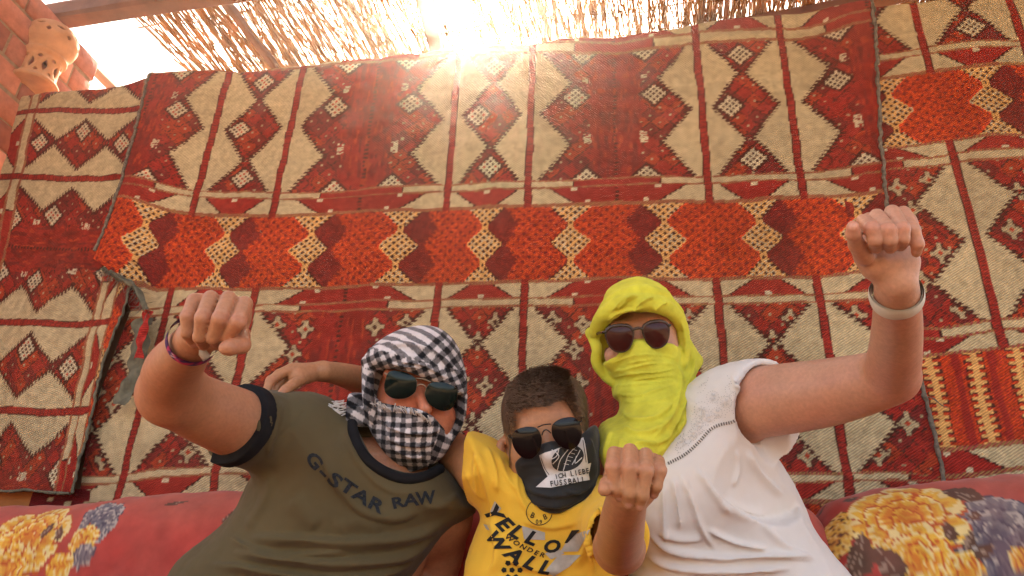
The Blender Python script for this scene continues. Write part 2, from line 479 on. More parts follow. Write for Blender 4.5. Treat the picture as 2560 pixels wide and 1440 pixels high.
# ------------------------------------------------------------------ carpets
def sheet(xl, xr, zb, zt, yfun, step=0.0041, over=True):
    """grid in the wall plane between edge curves; the top rows roll over the crest"""
    x0, x1 = min(map(float, xl(np.linspace(.5, 2.5, 40)))), max(map(float, xr(np.linspace(.5, 2.5, 40))))
    nx = int((x1 - x0) / step) + 2
    zmax = max(float(np.max(zt(np.linspace(x0, x1, 60)))), .1); zmin = float(np.min(zb(np.linspace(x0, x1, 60))))
    nz = int((zmax - zmin) / step) + 2
    a = np.linspace(0, 1, nx)[:, None]; b = np.linspace(0, 1, nz)[None, :]
    X = (x0 + (x1 - x0) * a) + 0 * b
    for _ in range(3):
        Z = zb(X) + (zt(X) - zb(X)) * b
        X = xl(Z) + (xr(Z) - xl(Z)) * a
    Y = yfun(X, Z)
    S, T = X.copy(), Z.copy()
    if over:
        r = 0.028
        ext = np.arange(1, int(0.11 / step) + 1) * step
        ex = np.repeat(X[:, -1:], len(ext), 1); ez = np.zeros_like(ex); ey = np.zeros_like(ex)
        ang = np.minimum(ext / r, math.pi * .5); rest = np.maximum(ext - r * math.pi * .5, 0)
        ez = Z[:, -1:] + (r * np.sin(ang))[None, :] - 0.008 * rest[None, :]
        ey = Y[:, -1:] + (r * (1 - np.cos(ang)) + rest)[None, :]
        # pull the crest down so that its highest point is the silhouette
        T = np.concatenate([Z, Z[:, -1:] + ext[None, :]], 1); S = np.concatenate([X, ex], 1)
        X = np.concatenate([X, ex], 1); Y = np.concatenate([Y, ey], 1); Z = np.concatenate([Z, ez], 1)
        nz = X.shape[1]
    V = np.stack([X.ravel(), Y.ravel(), Z.ravel()], 1)
    i = np.arange(nx * nz).reshape(nx, nz)
    Fc = np.stack([i[:-1, :-1], i[1:, :-1], i[1:, 1:], i[:-1, 1:]], -1).reshape(-1, 4)
    return V, Fc, S.ravel(), T.ravel(), (nx, nz), (X, Y, Z)

def drape(X, Z, amp, seed):
    P = np.stack([X.ravel(), Z.ravel()], 1)
    return (amp * fbm(P * np.array([1.0, .55]), 3.2, seed, 2) + amp * .28 * noise(P, 13, seed + 5) + amp * .10 * noise(P, 34, seed + 6)).reshape(X.shape)

def edge_cord(name, pts, r, parent, matn='cord', seed=0):
    p = catmull(pts, 10); q = p.copy()
    for ax, sc in ((0, .003), (1, .002)):
        q[:, ax] += sc * noise(np.stack([np.arange(len(p)), np.zeros(len(p))], 1), .35, seed + ax)
    v, f = tube(q, r * (1 + .25 * noise(np.stack([np.arange(len(p)), np.zeros(len(p))], 1), .5, seed + 7)), 7)
    return mk(name, v, f, MAT[matn], parent)

def curve_z(px):       # x as a function of z from a polyline of pixels on the wall
    q = np.array([on_y(*p) for p in px]); o = np.argsort(q[:, 2]); q = q[o]
    return lambda z: np.interp(z, q[:, 2], q[:, 0])

# --- main carpet
MAIN_ROWS = [
 (0.0, [(390, 205), (600, 190), (884, 172), (1112, 158), (1347, 147), (1690, 133), (1767, 128), (1979, 114), (2167, 80)]),
 (.53, [(346, 463), (500, 487), (700, 487), (850, 483), (951, 476), (1112, 467), (1330, 462), (1458, 460), (1636, 452), (1770, 447), (1885, 446), (1979, 437), (2187, 418)]),
 (.588, [(336, 487), (504, 505), (705, 507), (826, 502), (913, 498), (1057, 490), (1238, 487), (1458, 480), (1700, 471), (2002, 461), (2197, 444)]),
 (.664, [(336, 520), (437, 546), (554, 553), (752, 549), (780, 546), (967, 537), (1045, 535), (1238, 532), (1500, 524), (1880, 514), (2190, 493)]),
 (.929, [(370, 712), (403, 727), (571, 729), (722, 722), (811, 719), (1030, 712), (1238, 710), (1680, 702), (2018, 698), (2146, 686)]),
 (1.005, [(386, 774), (648, 769), (811, 760), (1030, 753), (1238, 751), (1680, 746), (2018, 744), (2182, 734)]),
 (1.063, [(386, 796), (654, 788), (768, 785), (956, 782), (1090, 776), (1311, 772), (1473, 772), (1680, 769), (2022, 767), (2182, 758)]),
 (1.513, [(275, 1190), (437, 1175), (638, 1165), (1200, 1172), (1977, 1187), (2083, 1190), (2223, 1182), (2333, 1195)]),
 (1.571, [(275, 1215), (504, 1194), (631, 1192), (1300, 1200), (2000, 1216), (2223, 1206)]),
 (1.633, [(269, 1257), (605, 1238), (1300, 1240), (2000, 1250)])]
def main_carpet():
    root = empty('main_carpet', (-0.4, 0, 0.5))
    tag(root, 'large red and cream kilim with an orange hourglass band, hung behind the three people', 'carpet')
    rows = []
    for t, px in MAIN_ROWS:
        q = np.array([on_y(*p) for p in px]); rows.append((t, q[:, 0], q[:, 2]))
    xl = curve_z([(392, 190), (330, 480), (296, 580), (262, 668), (296, 690), (318, 735), (330, 780), (300, 860), (262, 960), (230, 1050), (200, 1270)])
    xr = curve_z([(2170, 8), (2185, 200), (2195, 350), (2210, 520), (2230, 640), (2260, 800), (2290, 960), (2320, 1060), (2350, 1190), (2352, 1260)])
    zb = lambda x: 0.70 + 0 * x
    zt = lambda x: z_top(x) - 0.024
    def yf(X, Z):
        y = -0.022 + drape(X, Z, .019, 3)
        lf = smooth(X, -1.25, -1.55) if False else 1 - smooth(X, -1.60, -1.30)
        up = smooth(Z, 1.38, 1.50)
        y = y * (1 - lf) + lf * (-0.040 * up + -0.010 * (1 - up) + .4 * drape(X, Z, .012, 3))
        y -= 0.030 * np.exp(-((X + 1.64) / .09) ** 2) * up * smooth(Z, 2.3, 1.7)
        rt = smooth(X, .62, .76); y -= .010 * rt
        return np.minimum(y, 0.02)
    V, Fc, S, T, (nx, nz), G = sheet(xl, xr, zb, zt, yf)
    kn_x = np.array([-1.413, -1.128, -.545, -.286, .261, .529]); kn_s = np.array([-.145, .145, .705, .995, 1.555, 1.845])
    s = np.interp(S, kn_x, kn_s); s = np.where(S < kn_x[0], kn_s[0] + (S - kn_x[0]), np.where(S > kn_x[-1], kn_s[-1] + (S - kn_x[-1]), s))
    zi = [np.interp(S, r[1], r[2]) for r in rows]
    t = rows[0][0] - (T - zi[0])
    for i in range(len(rows) - 1):
        m = T < zi[i]
        f = (zi[i] - T) / np.maximum(zi[i] - zi[i + 1], 1e-4)
        t = np.where(m, rows[i][0] + f * (rows[i + 1][0] - rows[i][0]), t)
    t = np.where(T < zi[-1], rows[-1][0] + (zi[-1] - T), t)
    col = kilim(s + 5 * PER, t + TLEN)
    mk('woven_panel', V, Fc, MAT['kilim'], root, col)
    X, Y, Z = G
    for nm, a in (('selvedge_cord', 0), ('selvedge_cord', nx - 1)):
        j = np.arange(0, nz, 12)
        pts = np.stack([X[a, j], Y[a, j] - .003, Z[a, j]], 1)
        if a == 0: pts = pts[pts[:, 2] > 1.50]
        edge_cord(nm, pts, .0055, root, seed=a)
    # torn lower corner: strips of backing and fringe that hang off the edge
    def strip(name, px, w, mt, tw=.5, y=-.055, col=None):
        c = catmull([on_y(p[0], p[1], y - .01 * i) for i, p in enumerate(px)], 8)
        tg = np.gradient(c, axis=0); tg /= np.linalg.norm(tg, axis=1, keepdims=True)
        sd = np.cross(tg, np.array([0, 1.0, 0])); sd /= np.linalg.norm(sd, axis=1, keepdims=True)
        m = len(c); k = 7; VV = []
        for i in range(m):
            ww = w * (1 + .18 * math.sin(i * .9)) * (1 - .2 * i / m)
            for q in np.linspace(-1, 1, k):
                VV.append(c[i] + sd[i] * q * ww + np.array([0, .02 * (abs(q) ** 2) * tw + .006 * math.sin(i * .5 + q * 2), 0]))
        idx = np.arange(m * k).reshape(m, k)
        ff = np.stack([idx[:-1, :-1], idx[1:, :-1], idx[1:, 1:], idx[:-1, 1:]], -1).reshape(-1, 4)
        VV = np.array(VV)
        cc = None
        if col is not None: cc = np.array([col * (.8 + .4 * random.random()) for _ in VV])
        return mk(name, VV, ff, mt, root, cc)
    strip('torn_flap', [(352, 795), (346, 850), (338, 905), (318, 960), (292, 1010)], .030, MAT['backing'])
    strip('torn_strip', [(366, 775), (356, 815), (347, 850), (342, 895)], .014, MAT['kilim'], y=-.075, col=lin(170, 52, 46))
    strip('frayed_edge', [(258, 668), (290, 690), (322, 705), (346, 735), (362, 775)], .010, MAT['backing'], y=-.06)
    paths, rads = [], []
    rr = random.Random(5)
    for i in range(90):
        u = rr.random(); base = [(260, 670), (300, 692), (335, 712), (355, 750), (372, 782)]
        q = np.array(base, float); f = u * (len(q) - 1); i0 = min(int(f), len(q) - 2); p = q[i0] + (q[i0 + 1] - q[i0]) * (f - i0)
        a = on_y(p[0], p[1], -.055 - .02 * rr.random()); L = rr.uniform(.015, .05)
        dr = np.array([rr.uniform(-.6, .7), rr.uniform(-.5, .1), rr.uniform(-1, .15)]); dr /= np.linalg.norm(dr)
        paths.append([a, a + dr * L * .5 + np.array([rr.uniform(-.006, .006), 0, rr.uniform(-.006, .004)]), a + dr * L + np.array([0, 0, -.012 * rr.random()])])
        rads.append([.0012, .001, .0006])
    v, f = tubes(paths, rads, 4)
    tag(mk('loose_threads', v, f, MAT['cord'], root), kind='stuff')
    # stray threads lying on the weave
    paths, rads = [], []
    for px in ([(2312, 990), (2330, 995), (2350, 1010), (2366, 1018)], [(1180, 850), (1183, 858), (1188, 866)], [(650, 575), (652, 580), (656, 582)], [(362, 1238), (366, 1243), (371, 1238)]):
        paths.append(catmull([on_y(p[0], p[1], -.045) for p in px], 4)); rads.append(.0011)
    for q, r in zip(paths, rads):
        v, f = tube(q, r, 4); mk('stray_thread', v, f, MAT['cord'], root)
main_carpet()

def left_carpet():
    root = empty('side_carpet', (-1.9, 0, .5))
    tag(root, 'kilim at the far left hung sideways, its red stripes running level', 'carpet')
    xl = curve_z([(58, 236), (20, 420), (0, 490), (-30, 640), (-90, 1000), (-130, 1260)])
    xr0 = curve_z([(330, 690), (346, 715), (336, 770), (290, 900), (245, 1100), (212, 1236)])
    xr = lambda z: np.where(z > 1.5, -1.64, np.where(z > 1.44, -1.64 + (1.5 - z) / .06 * (float(xr0(1.44)) + 1.64), xr0(z)))
    bt = np.array([on_y(*p) for p in [(-130, 1232), (0, 1233), (60, 1238), (90, 1232), (150, 1238), (215, 1242), (230, 1245)]])
    zb = lambda x: np.interp(x, bt[:, 0], bt[:, 2])
    zt = lambda x: z_top(x) - .018
    def yf(X, Z):
        lo = 1 - smooth(Z, 1.40, 1.62)
        y = -0.012 - .030 * lo + drape(X, Z, .017, 13) - .008 * lo * np.sin(X * 22 + Z * 3)
        return np.minimum(y, .02)
    V, Fc, S, T, (nx, nz), G = sheet(xl, xr, zb, zt, yf)
    kz = np.array([1.022, 1.307, 1.877, 2.18]); ks = np.array([.995, .705, .145, -.145])
    sl = .012 * np.sin((S + 2) * 7) - .03 * (S + 1.9) * (T - 1.6)
    Z2 = T + sl
    s = np.interp(Z2, kz, ks); s = np.where(Z2 < kz[0], ks[0] + kz[0] - Z2, np.where(Z2 > kz[-1], ks[-1] + kz[-1] - Z2, s))
    xa = np.interp(T, [.8, 1.57, 2.263], [-1.95, -2.088, -2.208]); xb = np.interp(T, [.82, 1.058, 1.294, 1.435, 2.3], [-1.584, -1.612, -1.636, -1.645, -1.74])
    t = -.029 + .588 * (S - xa) / (xb - xa); t = np.where(t > .559, .559 + (t - .559) * 1.35, t)
    mk('woven_panel', V, Fc, MAT['kilim'], root, kilim(s + 5 * PER, t + TLEN))
    X, Y, Z = G
    j = np.arange(0, nx, 12); edge_cord('hem_cord', np.stack([X[j, 0], Y[j, 0] - .002, Z[j, 0]], 1), .004, root, 'backing', 3)
    j = np.arange(0, nz, 12); p = np.stack([X[-1, j], Y[-1, j] - .003, Z[-1, j]], 1); p = p[p[:, 2] < 1.42]
    edge_cord('selvedge_cord', p, .004, root, 'backing', 5)
left_carpet()

def right_carpet():
    root = empty('corner_carpet', (1.2, 0, .5))
    tag(root, 'kilim at the far right with a fishbone striped orange band low down', 'carpet')
    xl = lambda z: .64 + 0 * z; xr = lambda z: 1.50 + 0 * z
    zb = lambda x: .70 + 0 * x; zt = lambda x: z_top(x) - .02
    yf = lambda X, Z: np.minimum(-.004 + drape(X, Z, .014, 23), .015)
    V, Fc, S, T, (nx, nz), G = sheet(xl, xr, zb, zt, yf)
    kz = np.array([.82, .878, .943, 1.178, 1.261, 1.755, 1.842, 2.098, 2.172, 2.205, 2.735])
    kt = np.array([1.633 + .40, 1.633 + .264 + .076, 1.633 + .264, 1.633 + .014, 1.513, 1.063, .929, .664, .588, .53, 0.0])
    z2 = T - .030 * (S - .95) - .012 * np.sin((S - .9) * 9)
    t = np.interp(z2, kz, kt)
    s = -.145 + (S - .966)
    mk('woven_panel', V, Fc, MAT['kilim'], root, kilim(s + 7 * PER, t + TLEN))
    p = catmull([on_y(q[0], q[1], -.03) for q in [(2312, 992), (2335, 996), (2352, 1012), (2368, 1018)]], 5)
    v, f = tube(p, .0012, 4); mk('stray_thread', v, f, MAT['cord'], root)
right_carpet()

def low_left():
    a, b = on_y(88, 1222, -.005), on_y(262, 1290, -.005)
    n = 60; m = 30
    xs = np.linspace(a[0], b[0] + .1, n); zs = np.linspace(b[2] - .08, a[2], m)
    X, Z = np.meshgrid(xs, zs, indexing='ij'); Y = -.008 + .004 * np.sin(X * 30)
    i = np.arange(n * m).reshape(n, m)
    Fc = np.stack([i[:-1, :-1], i[1:, :-1], i[1:, 1:], i[:-1, 1:]], -1).reshape(-1, 4)
    P = np.stack([X.ravel(), Z.ravel()], 1)
    c = K['maroon'] * (.9 + .3 * fbm(P, 40, 2))[:, None]
    c[(hash3(np.floor(P[:, 0] / .02).astype(int), np.floor(P[:, 1] / .012).astype(int), np.zeros(len(P), int), 4) > .9)] = K['cream'] * .8
    o = mk('carpet_remnant', np.stack([X.ravel(), Y.ravel(), Z.ravel()], 1), Fc, MAT['kilim'], None, c)
    tag(o, 'strip of dark maroon carpet showing under the hem of the far left kilim', 'carpet')
    p0, p1 = on_y(-160, 1236, .01), on_y(88, 1285, .01)
    V, Fc = box((p0[0], -.004, p1[2] - .05), (p1[0] - .004, .026, p0[2] + .01))
    o = mk_poly('wooden_board', V, Fc, MAT['board'])
    tag(o, 'orange brown wooden board under the far left carpet', 'board')
low_left()

# ------------------------------------------------------------------ roof: beam, purlins, reed mat
ROOF_Z = 2.86
def roof():
    p = on_x(150, 44, -2.30)                                         # beam rests on the side wall here
    y0 = p[1]
    def beam(path, w, h, name, label, matn='beam', sides=4, parent=None):
        P = np.array(path); T = (P[-1] - P[0]); T /= np.linalg.norm(T)
        S = np.cross(T, np.array([0, 0, 1.0])); S /= np.linalg.norm(S); Uv = np.cross(S, T)
        n = 14; V = []
        rr = random.Random(hash(name) % 97)
        for i in range(n):
            c = P[0] + (P[-1] - P[0]) * i / (n - 1)
            for a, b in ((-1, -.72), (-.72, -1), (.72, -1), (1, -.72), (1, .72), (.72, 1), (-.72, 1), (-1, .72)):
                V.append(c + S * (a * w / 2 + rr.uniform(-.0025, .0025)) + Uv * (b * h / 2 + rr.uniform(-.0025, .0025)))
        Fq = []
        for i in range(n - 1):
            for k in range(8):
                Fq.append((i * 8 + k, i * 8 + (k + 1) % 8, (i + 1) * 8 + (k + 1) % 8, (i + 1) * 8 + k))
        Fq.append(tuple(range(8))); Fq.append(tuple((n - 1) * 8 + k for k in reversed(range(8))))
        o = mk_poly(name, V, Fq, MAT[matn], parent)
        if label: tag(o, label, 'beam')
        return o
    A = on_x(148, 44, -2.30); B = on_z(455, -4, A[2]); D = (B - A) / np.linalg.norm(B - A); up = np.array([0, .03, .045])
    beam([A - D * .25 + up, A + D * 3.2 + up], .085, .085, 'roof_beam', 'thick brown timber beam resting on the brick side wall, top left')
    # purlins run back under the mat
    for (a, b), lab, w in ((((560, 0), (700, 180)), 'slim roof pole under the reeds, nearest the clay lamp', .034), (((1065, 0), (1100, 150)), 'wide roof pole beside the sun glare', .075), (((1818, 0), (1812, 62)), 'thin dark roof pole at the right of the reeds', .022)):
        A, B = on_z(*a, ROOF_Z - .028), on_z(*b, ROOF_Z - .028); D = (B - A) / np.linalg.norm(B - A)
        beam([A - D * 1.2, A + D * 5.0], w, .04, 'roof_pole', lab)
    A, B = on_z(1790, 74, ROOF_Z - .05), on_z(2190, 0, ROOF_Z - .05); D = (B - A) / np.linalg.norm(B - A)
    beam([A - D * .2, B + D * 1.5], .05, .05, 'roof_batten', 'brown batten crossing under the reeds above the right half of the carpet')
    # reed mat
    edge = np.array([on_z(*q, ROOF_Z) for q in [(180, -60), (290, 30), (340, 80), (400, 112), (445, 150), (500, 200)]])
    dirv = on_z(690, 165, ROOF_Z) - on_z(570, 0, ROOF_Z); dirv /= np.linalg.norm(dirv)
    side = np.array([dirv[1], -dirv[0], 0.0])
    rr = random.Random(12); paths, rads = [], []
    o0 = edge[1]
    eu = [(e - o0) @ side for e in edge]; ev = [(e - o0) @ dirv for e in edge]
    print('roof edge u', np.round(eu, 2), 'v', np.round(ev, 2))
    u = -.5
    vmax = 6.5
    while u < 5.2:
        dens = 1.0 if u < 2.4 else 1.7
        u += rr.uniform(.002, .0095) / dens
        v0 = -2.2
        if u < .02 + max(eu):                                       # ragged cut end on the left
            vlim = np.interp(u, eu, ev) if u > min(eu) else None
        # each reed is made of overlapping pieces
        v = v0 + rr.uniform(-.6, 0)
        while v < vmax:
            L = rr.uniform(.7, 1.7)
            n = 6; drift = rr.uniform(-.13, .13) if rr.random() < .7 else rr.uniform(-.42, .42); ph = rr.uniform(0, 6.3)
            pts = []
            for i in range(n):
                f = i / (n - 1)
                uu = u + drift * (f - .5) + .012 * math.sin(ph + f * 7) + rr.uniform(-.006, .006)
                vv = v + L * f
                pts.append(o0 + side * uu + dirv * vv + np.array([0, 0, .02 * math.sin(ph * 2 + f * 4) + rr.uniform(-.006, .006) - .010 * math.sin((vv * 3) % 6.28)]))
            pts = np.array(pts)
            # left border of the mat: keep what is right of the ragged edge line
            uu = (pts - o0) @ side; vv = (pts - o0) @ dirv
            lim = np.interp(vv, ev, eu) + .03 * math.sin(ph)
            sx, sy, _ = proj(pts); glare = np.exp(-(((sx - 1170) / 105) ** 2 + ((sy - 40) / 150) ** 2))
            if glare.max() > .35 and rr.random() < .30: v += L * .5; continue        # reeds skipped here to stand in for the sun's glare
            if (uu > lim).all():
                r = rr.uniform(.0028, .0058) * (1.0 if u < 2.4 else 1.1)
                paths.append(pts); rads.append(np.linspace(r, r * rr.uniform(.4, .9), n))
            v += L * rr.uniform(.55, .95)
    V, Fc = tubes(paths, rads, 3)
    root = empty('reed_mat', tuple(o0 + side * 1.5))
    tag(root, 'loosely woven dry reed mat roof glowing against the sky', 'roof mat')
    tag(mk('reeds', V, Fc, MAT['reed'], root), kind='stuff')
    paths, rads = [], []
    v = -2.0
    while v < 7:
        v += rr.uniform(.11, .19)
        us = np.linspace(float(np.interp(v, ev, eu)) - .02, 5.2, 60)
        for dz in (-.007, .007):
            paths.append(np.array([o0 + side * q + dirv * (v + .02 * math.sin(q * 2 + v * 5) + rr.uniform(-.008, .008)) + np.array([0, 0, dz + rr.uniform(-.008, .008)]) for q in us])); rads.append(.0032)
    V, Fc = tubes(paths, rads, 4)
    tag(mk('binding_wires', V, Fc, MAT['reed'], root), kind='stuff')
    a, b = on_y(240, 180, .6), on_y(290, 230, .6)
    d = b - a
    v, f = tube([a - d * .1, a + d * .5, a + d * 2.5], .022, 8)
    o = mk('wooden_pole', v, f, MAT['board']); tag(o, 'orange wooden pole end behind the brick wall corner', 'pole')
roof()

def haze():
    """haze added to give the sun its glow and veil; closed box round the whole place"""
    V, Fc = box((-26, -26, -1.0), (26, 26, 3.4))
    m = bpy.data.materials.new('glow_haze'); m.use_nodes = True; nt = m.node_tree; nt.nodes.clear()
    out = nt.nodes.new('ShaderNodeOutputMaterial'); pv = nt.nodes.new('ShaderNodeVolumePrincipled')
    pv.inputs['Color'].default_value = (1.0, 0.90, 0.78, 1); pv.inputs['Density'].default_value = HAZE_D; pv.inputs['Anisotropy'].default_value = 0.885
    nt.links.new(pv.outputs[0], out.inputs['Volume'])
    o = mk_poly('haze', V, Fc, m); tag(o, 'thin warm haze added for the glow around the sun', 'haze', kind='stuff')
HAZE_D = 0.0105  # added haze, density set for the sun's glow and veil
haze()
# ------------------------------------------------------------------ implicit surfaces -> meshes
def smin(a, b, k):
    if k <= 0: return np.minimum(a, b)
    h = np.maximum(k - np.abs(a - b), 0) / k
    return np.minimum(a, b) - h * h * k * .25
def smax(a, b, k): return -smin(-a, -b, k)

class Solid:
    """ordered list of signed-distance operations"""
    def __init__(s): s.ops = []
    def add(s, fn, c, R, k=0.0): s.ops.append(('a', fn, np.asarray(c, float), R, k)); return s
    def sub(s, fn, c, R, k=0.0): s.ops.append(('s', fn, np.asarray(c, float), R, k)); return s
    def cut(s, fn, k=0.0): s.ops.append(('i', fn, np.zeros(3), 1e9, k)); return s
    def ev(s, P, cen=None, rad=0.0):
        d = np.full(P.shape[:-1], 9.0)
        for kind, fn, c, R, k in s.ops:
            if cen is not None and R < 1e8:
                m = np.linalg.norm(cen - c, axis=1) < R + rad + k + .02
                if not m.any(): continue
                e = fn(P[m]); o = d[m]
            else: m = slice(None); e = fn(P); o = d
            d[m] = smin(o, e, k) if kind == 'a' else smax(o, -e, k) if kind == 's' else smax(o, e, k)
        return d
    def mesh(s, lo, hi, h, slack=1.7):
        B = 8; lo = np.asarray(lo, float); hi = np.asarray(hi, float)
        nb = np.ceil((hi - lo) / (h * B)).astype(int); n = nb * B
        bi = np.stack(np.meshgrid(*[np.arange(q) for q in nb], indexing='ij'), -1).reshape(-1, 3)
        cen = lo + (bi * B + B / 2 - .5) * h
        rad = h * B * .87
        dc = np.concatenate([s.ev(cen[i:i + 20000]) for i in range(0, len(cen), 20000)])
        G = np.where(dc.reshape(nb) < 0, -1.0, 1.0).astype(np.float32)
        G = G.repeat(B, 0).repeat(B, 1).repeat(B, 2)
        near = np.abs(dc) < rad * slack
        off = np.stack(np.meshgrid(*[np.arange(B)] * 3, indexing='ij'), -1).reshape(-1, 3) * h
        idx = np.nonzero(near)[0]
        for i in range(0, len(idx), 600):
            ii = idx[i:i + 600]; base = lo + bi[ii] * B * h
            P = base[:, None, :] + off[None]
            d = s.ev(P, cen[ii], rad).astype(np.float32).reshape(-1, B, B, B)
            for q, b in zip(d, bi[ii]):
                G[b[0] * B:b[0] * B + B, b[1] * B:b[1] * B + B, b[2] * B:b[2] * B + B] = q
        return surface_nets(G, lo, h)

def surface_nets(G, lo, h):
    S = G < 0
    c = np.zeros(tuple(q - 1 for q in G.shape), np.uint8)
    sl = [(slice(0, -1), slice(1, None))[b] for b in (0, 1)]
    for x in (0, 1):
        for y in (0, 1):
            for z in (0, 1): c += S[sl[x], sl[y], sl[z]]
    act = (c > 0) & (c < 8)
    I = np.argwhere(act)
    vid = np.full(act.shape, -1, np.int32); vid[act] = np.arange(len(I))
    cor = {}
    for x in (0, 1):
        for y in (0, 1):
            for z in (0, 1): cor[(x, y, z)] = G[I[:, 0] + x, I[:, 1] + y, I[:, 2] + z].astype(np.float64)
    pos = np.zeros((len(I), 3)); cnt = np.zeros(len(I))
    for a in cor:
        for ax in range(3):
            if a[ax]: continue
            b = list(a); b[ax] = 1; b = tuple(b)
            va, vb = cor[a], cor[b]; m = (va < 0) != (vb < 0)
            t = va[m] / (va[m] - vb[m])
            p = np.tile(np.array(a, float), (m.sum(), 1)); p[:, ax] += t
            pos[m] += p; cnt[m] += 1
    V = lo + (I + pos / cnt[:, None]) * h
    Q = []
    for ax in range(3):
        a = [slice(None)] * 3; b = [slice(None)] * 3; a[ax] = slice(0, -1); b[ax] = slice(1, None)
        s0, s1 = S[tuple(a)], S[tuple(b)]
        E = np.argwhere(s0 != s1)
        o1, o2 = [(1, 2), (2, 0), (0, 1)][ax]
        E = E[(E[:, o1] > 0) & (E[:, o2] > 0) & (E[:, o1] < G.shape[o1] - 1) & (E[:, o2] < G.shape[o2] - 1)]
        fl = S[tuple(E.T)]
        def v(d1, d2):
            e = E.copy(); e[:, o1] -= d1; e[:, o2] -= d2; return vid[tuple(e.T)]
        q = np.stack([v(1, 1), v(0, 1), v(0, 0), v(1, 0)], 1)
        q[~fl] = q[~fl][:, ::-1]
        Q.append(q)
    Q = np.concatenate(Q); Q = Q[(Q >= 0).all(1)]
    return V, Q

def relax(V, Fc, it=2, w=.5):
    V = V.copy()
    a = np.concatenate([Fc[:, k] for k in range(4)]); b = np.concatenate([Fc[:, (k + 1) % 4] for k in range(4)])
    n = np.bincount(a, minlength=len(V)).astype(float) + np.bincount(b, minlength=len(V))
    for _ in range(it):
        for ax in range(3):
            s = np.bincount(a, weights=V[b, ax], minlength=len(V)) + np.bincount(b, weights=V[a, ax], minlength=len(V))
            V[:, ax] += w * (s / np.maximum(n, 1) - V[:, ax])
    return V

def cone(a, b, ra, rb):
    a = np.asarray(a, float); b = np.asarray(b, float); ba = b - a; L = ba @ ba + 1e-12
    def f(P):
        pa = P - a; h = np.clip(pa @ ba / L, 0, 1)
        return np.linalg.norm(pa - h[..., None] * ba, axis=-1) - (ra + (rb - ra) * h)
    return f, (a + b) / 2, np.linalg.norm(ba) / 2 + max(ra, rb)

def px3(p): return at(p[0], p[1], p[2])
def pr(p, r): return r * p[2] / FPX                    # pixel radius -> metres at that depth

def add_chain(S, pts, k=.006, k0=None, n=5):
    """limb through (px, py, depth, radius_px): a smooth tapering sweep, blended onto what is there by k0 (or k)"""
    q = catmull(pts, n) if len(pts) > 2 else np.asarray(pts, float)
    P = np.array([px3(p) for p in q]); R = np.array([pr(p, p[3]) for p in q])
    fs = [cone(P[i], P[i + 1], R[i], R[i + 1])[0] for i in range(len(P) - 1)]
    c = (P.min(0) + P.max(0)) / 2; rad = (np.linalg.norm(P - c, axis=1) + R).max()
    def f(X):
        d = fs[0](X)
        for g in fs[1:]: d = np.minimum(d, g(X))
        return d
    return S.add(f, c, rad, k if k0 is None else k0)

def frame(tilt=0.0, yaw=0.0, nod=0.0):
    """right, up, back axes (facing the camera) turned in the image plane / sideways / nodding, degrees"""
    t, y, n = map(math.radians, (tilt, yaw, nod))
    X, Y, Z = RGT.copy(), UPV.copy(), -FWD
    X, Z = math.cos(y) * X - math.sin(y) * Z, math.sin(y) * X + math.cos(y) * Z
    Y, Z = math.cos(n) * Y + math.sin(n) * Z, -math.sin(n) * Y + math.cos(n) * Z
    X, Y = math.cos(t) * X + math.sin(t) * Y, -math.sin(t) * X + math.cos(t) * Y
    return np.array([X, Y, Z])

def ell(c, r, A):
    c = np.asarray(c, float); r = np.asarray(r, float)
    def f(P):
        q = (P - c) @ A.T
        k0 = np.linalg.norm(q / r, axis=-1); k1 = np.linalg.norm(q / (r * r), axis=-1)
        return np.where(k1 > 1e-9, k0 * (k0 - 1) / np.maximum(k1, 1e-9), -r.min())
    return f, c, r.max()

def poly_map(poly, smoothn=6, step=3.0, blur=2, margin=60):
    """signed distance raster (positive inside) of a closed pixel outline, sampled bilinearly"""
    p = catmull(poly, smoothn, True) if smoothn > 1 else np.asarray(poly, float)
    lo = p.min(0) - margin; hi = p.max(0) + margin
    gx = np.arange(lo[0], hi[0], step); gy = np.arange(lo[1], hi[1], step)
    X, Y = np.meshgrid(gx, gy, indexing='ij')
    D = np.full(X.shape, 1e9); ins = np.zeros(X.shape, bool)
    q = np.roll(p, -1, 0)
    for a, b in zip(p, q):
        e = b - a; L = e @ e + 1e-9
        h = np.clip(((X - a[0]) * e[0] + (Y - a[1]) * e[1]) / L, 0, 1)
        D = np.minimum(D, (X - a[0] - h * e[0]) ** 2 + (Y - a[1] - h * e[1]) ** 2)
        cr = ((a[1] > Y) != (b[1] > Y))
        if abs(e[1]) > 1e-9: ins ^= cr & (X < e[0] * (Y - a[1]) / e[1] + a[0])
    D = np.sqrt(D) * np.where(ins, 1, -1)
    for _ in range(blur):
        E = np.pad(D, 1, mode='edge'); D = (E[1:-1, 1:-1] * 4 + E[:-2, 1:-1] + E[2:, 1:-1] + E[1:-1, :-2] + E[1:-1, 2:]) / 8
    def f(x, y):
        u = np.clip((x - lo[0]) / step, 0, len(gx) - 1.001); v = np.clip((y - lo[1]) / step, 0, len(gy) - 1.001)
        i, j = u.astype(int), v.astype(int); a, b = u - i, v - j
        return (D[i, j] * (1 - a) * (1 - b) + D[i + 1, j] * a * (1 - b) + D[i, j + 1] * (1 - a) * b + D[i + 1, j + 1] * a * b)
    return f

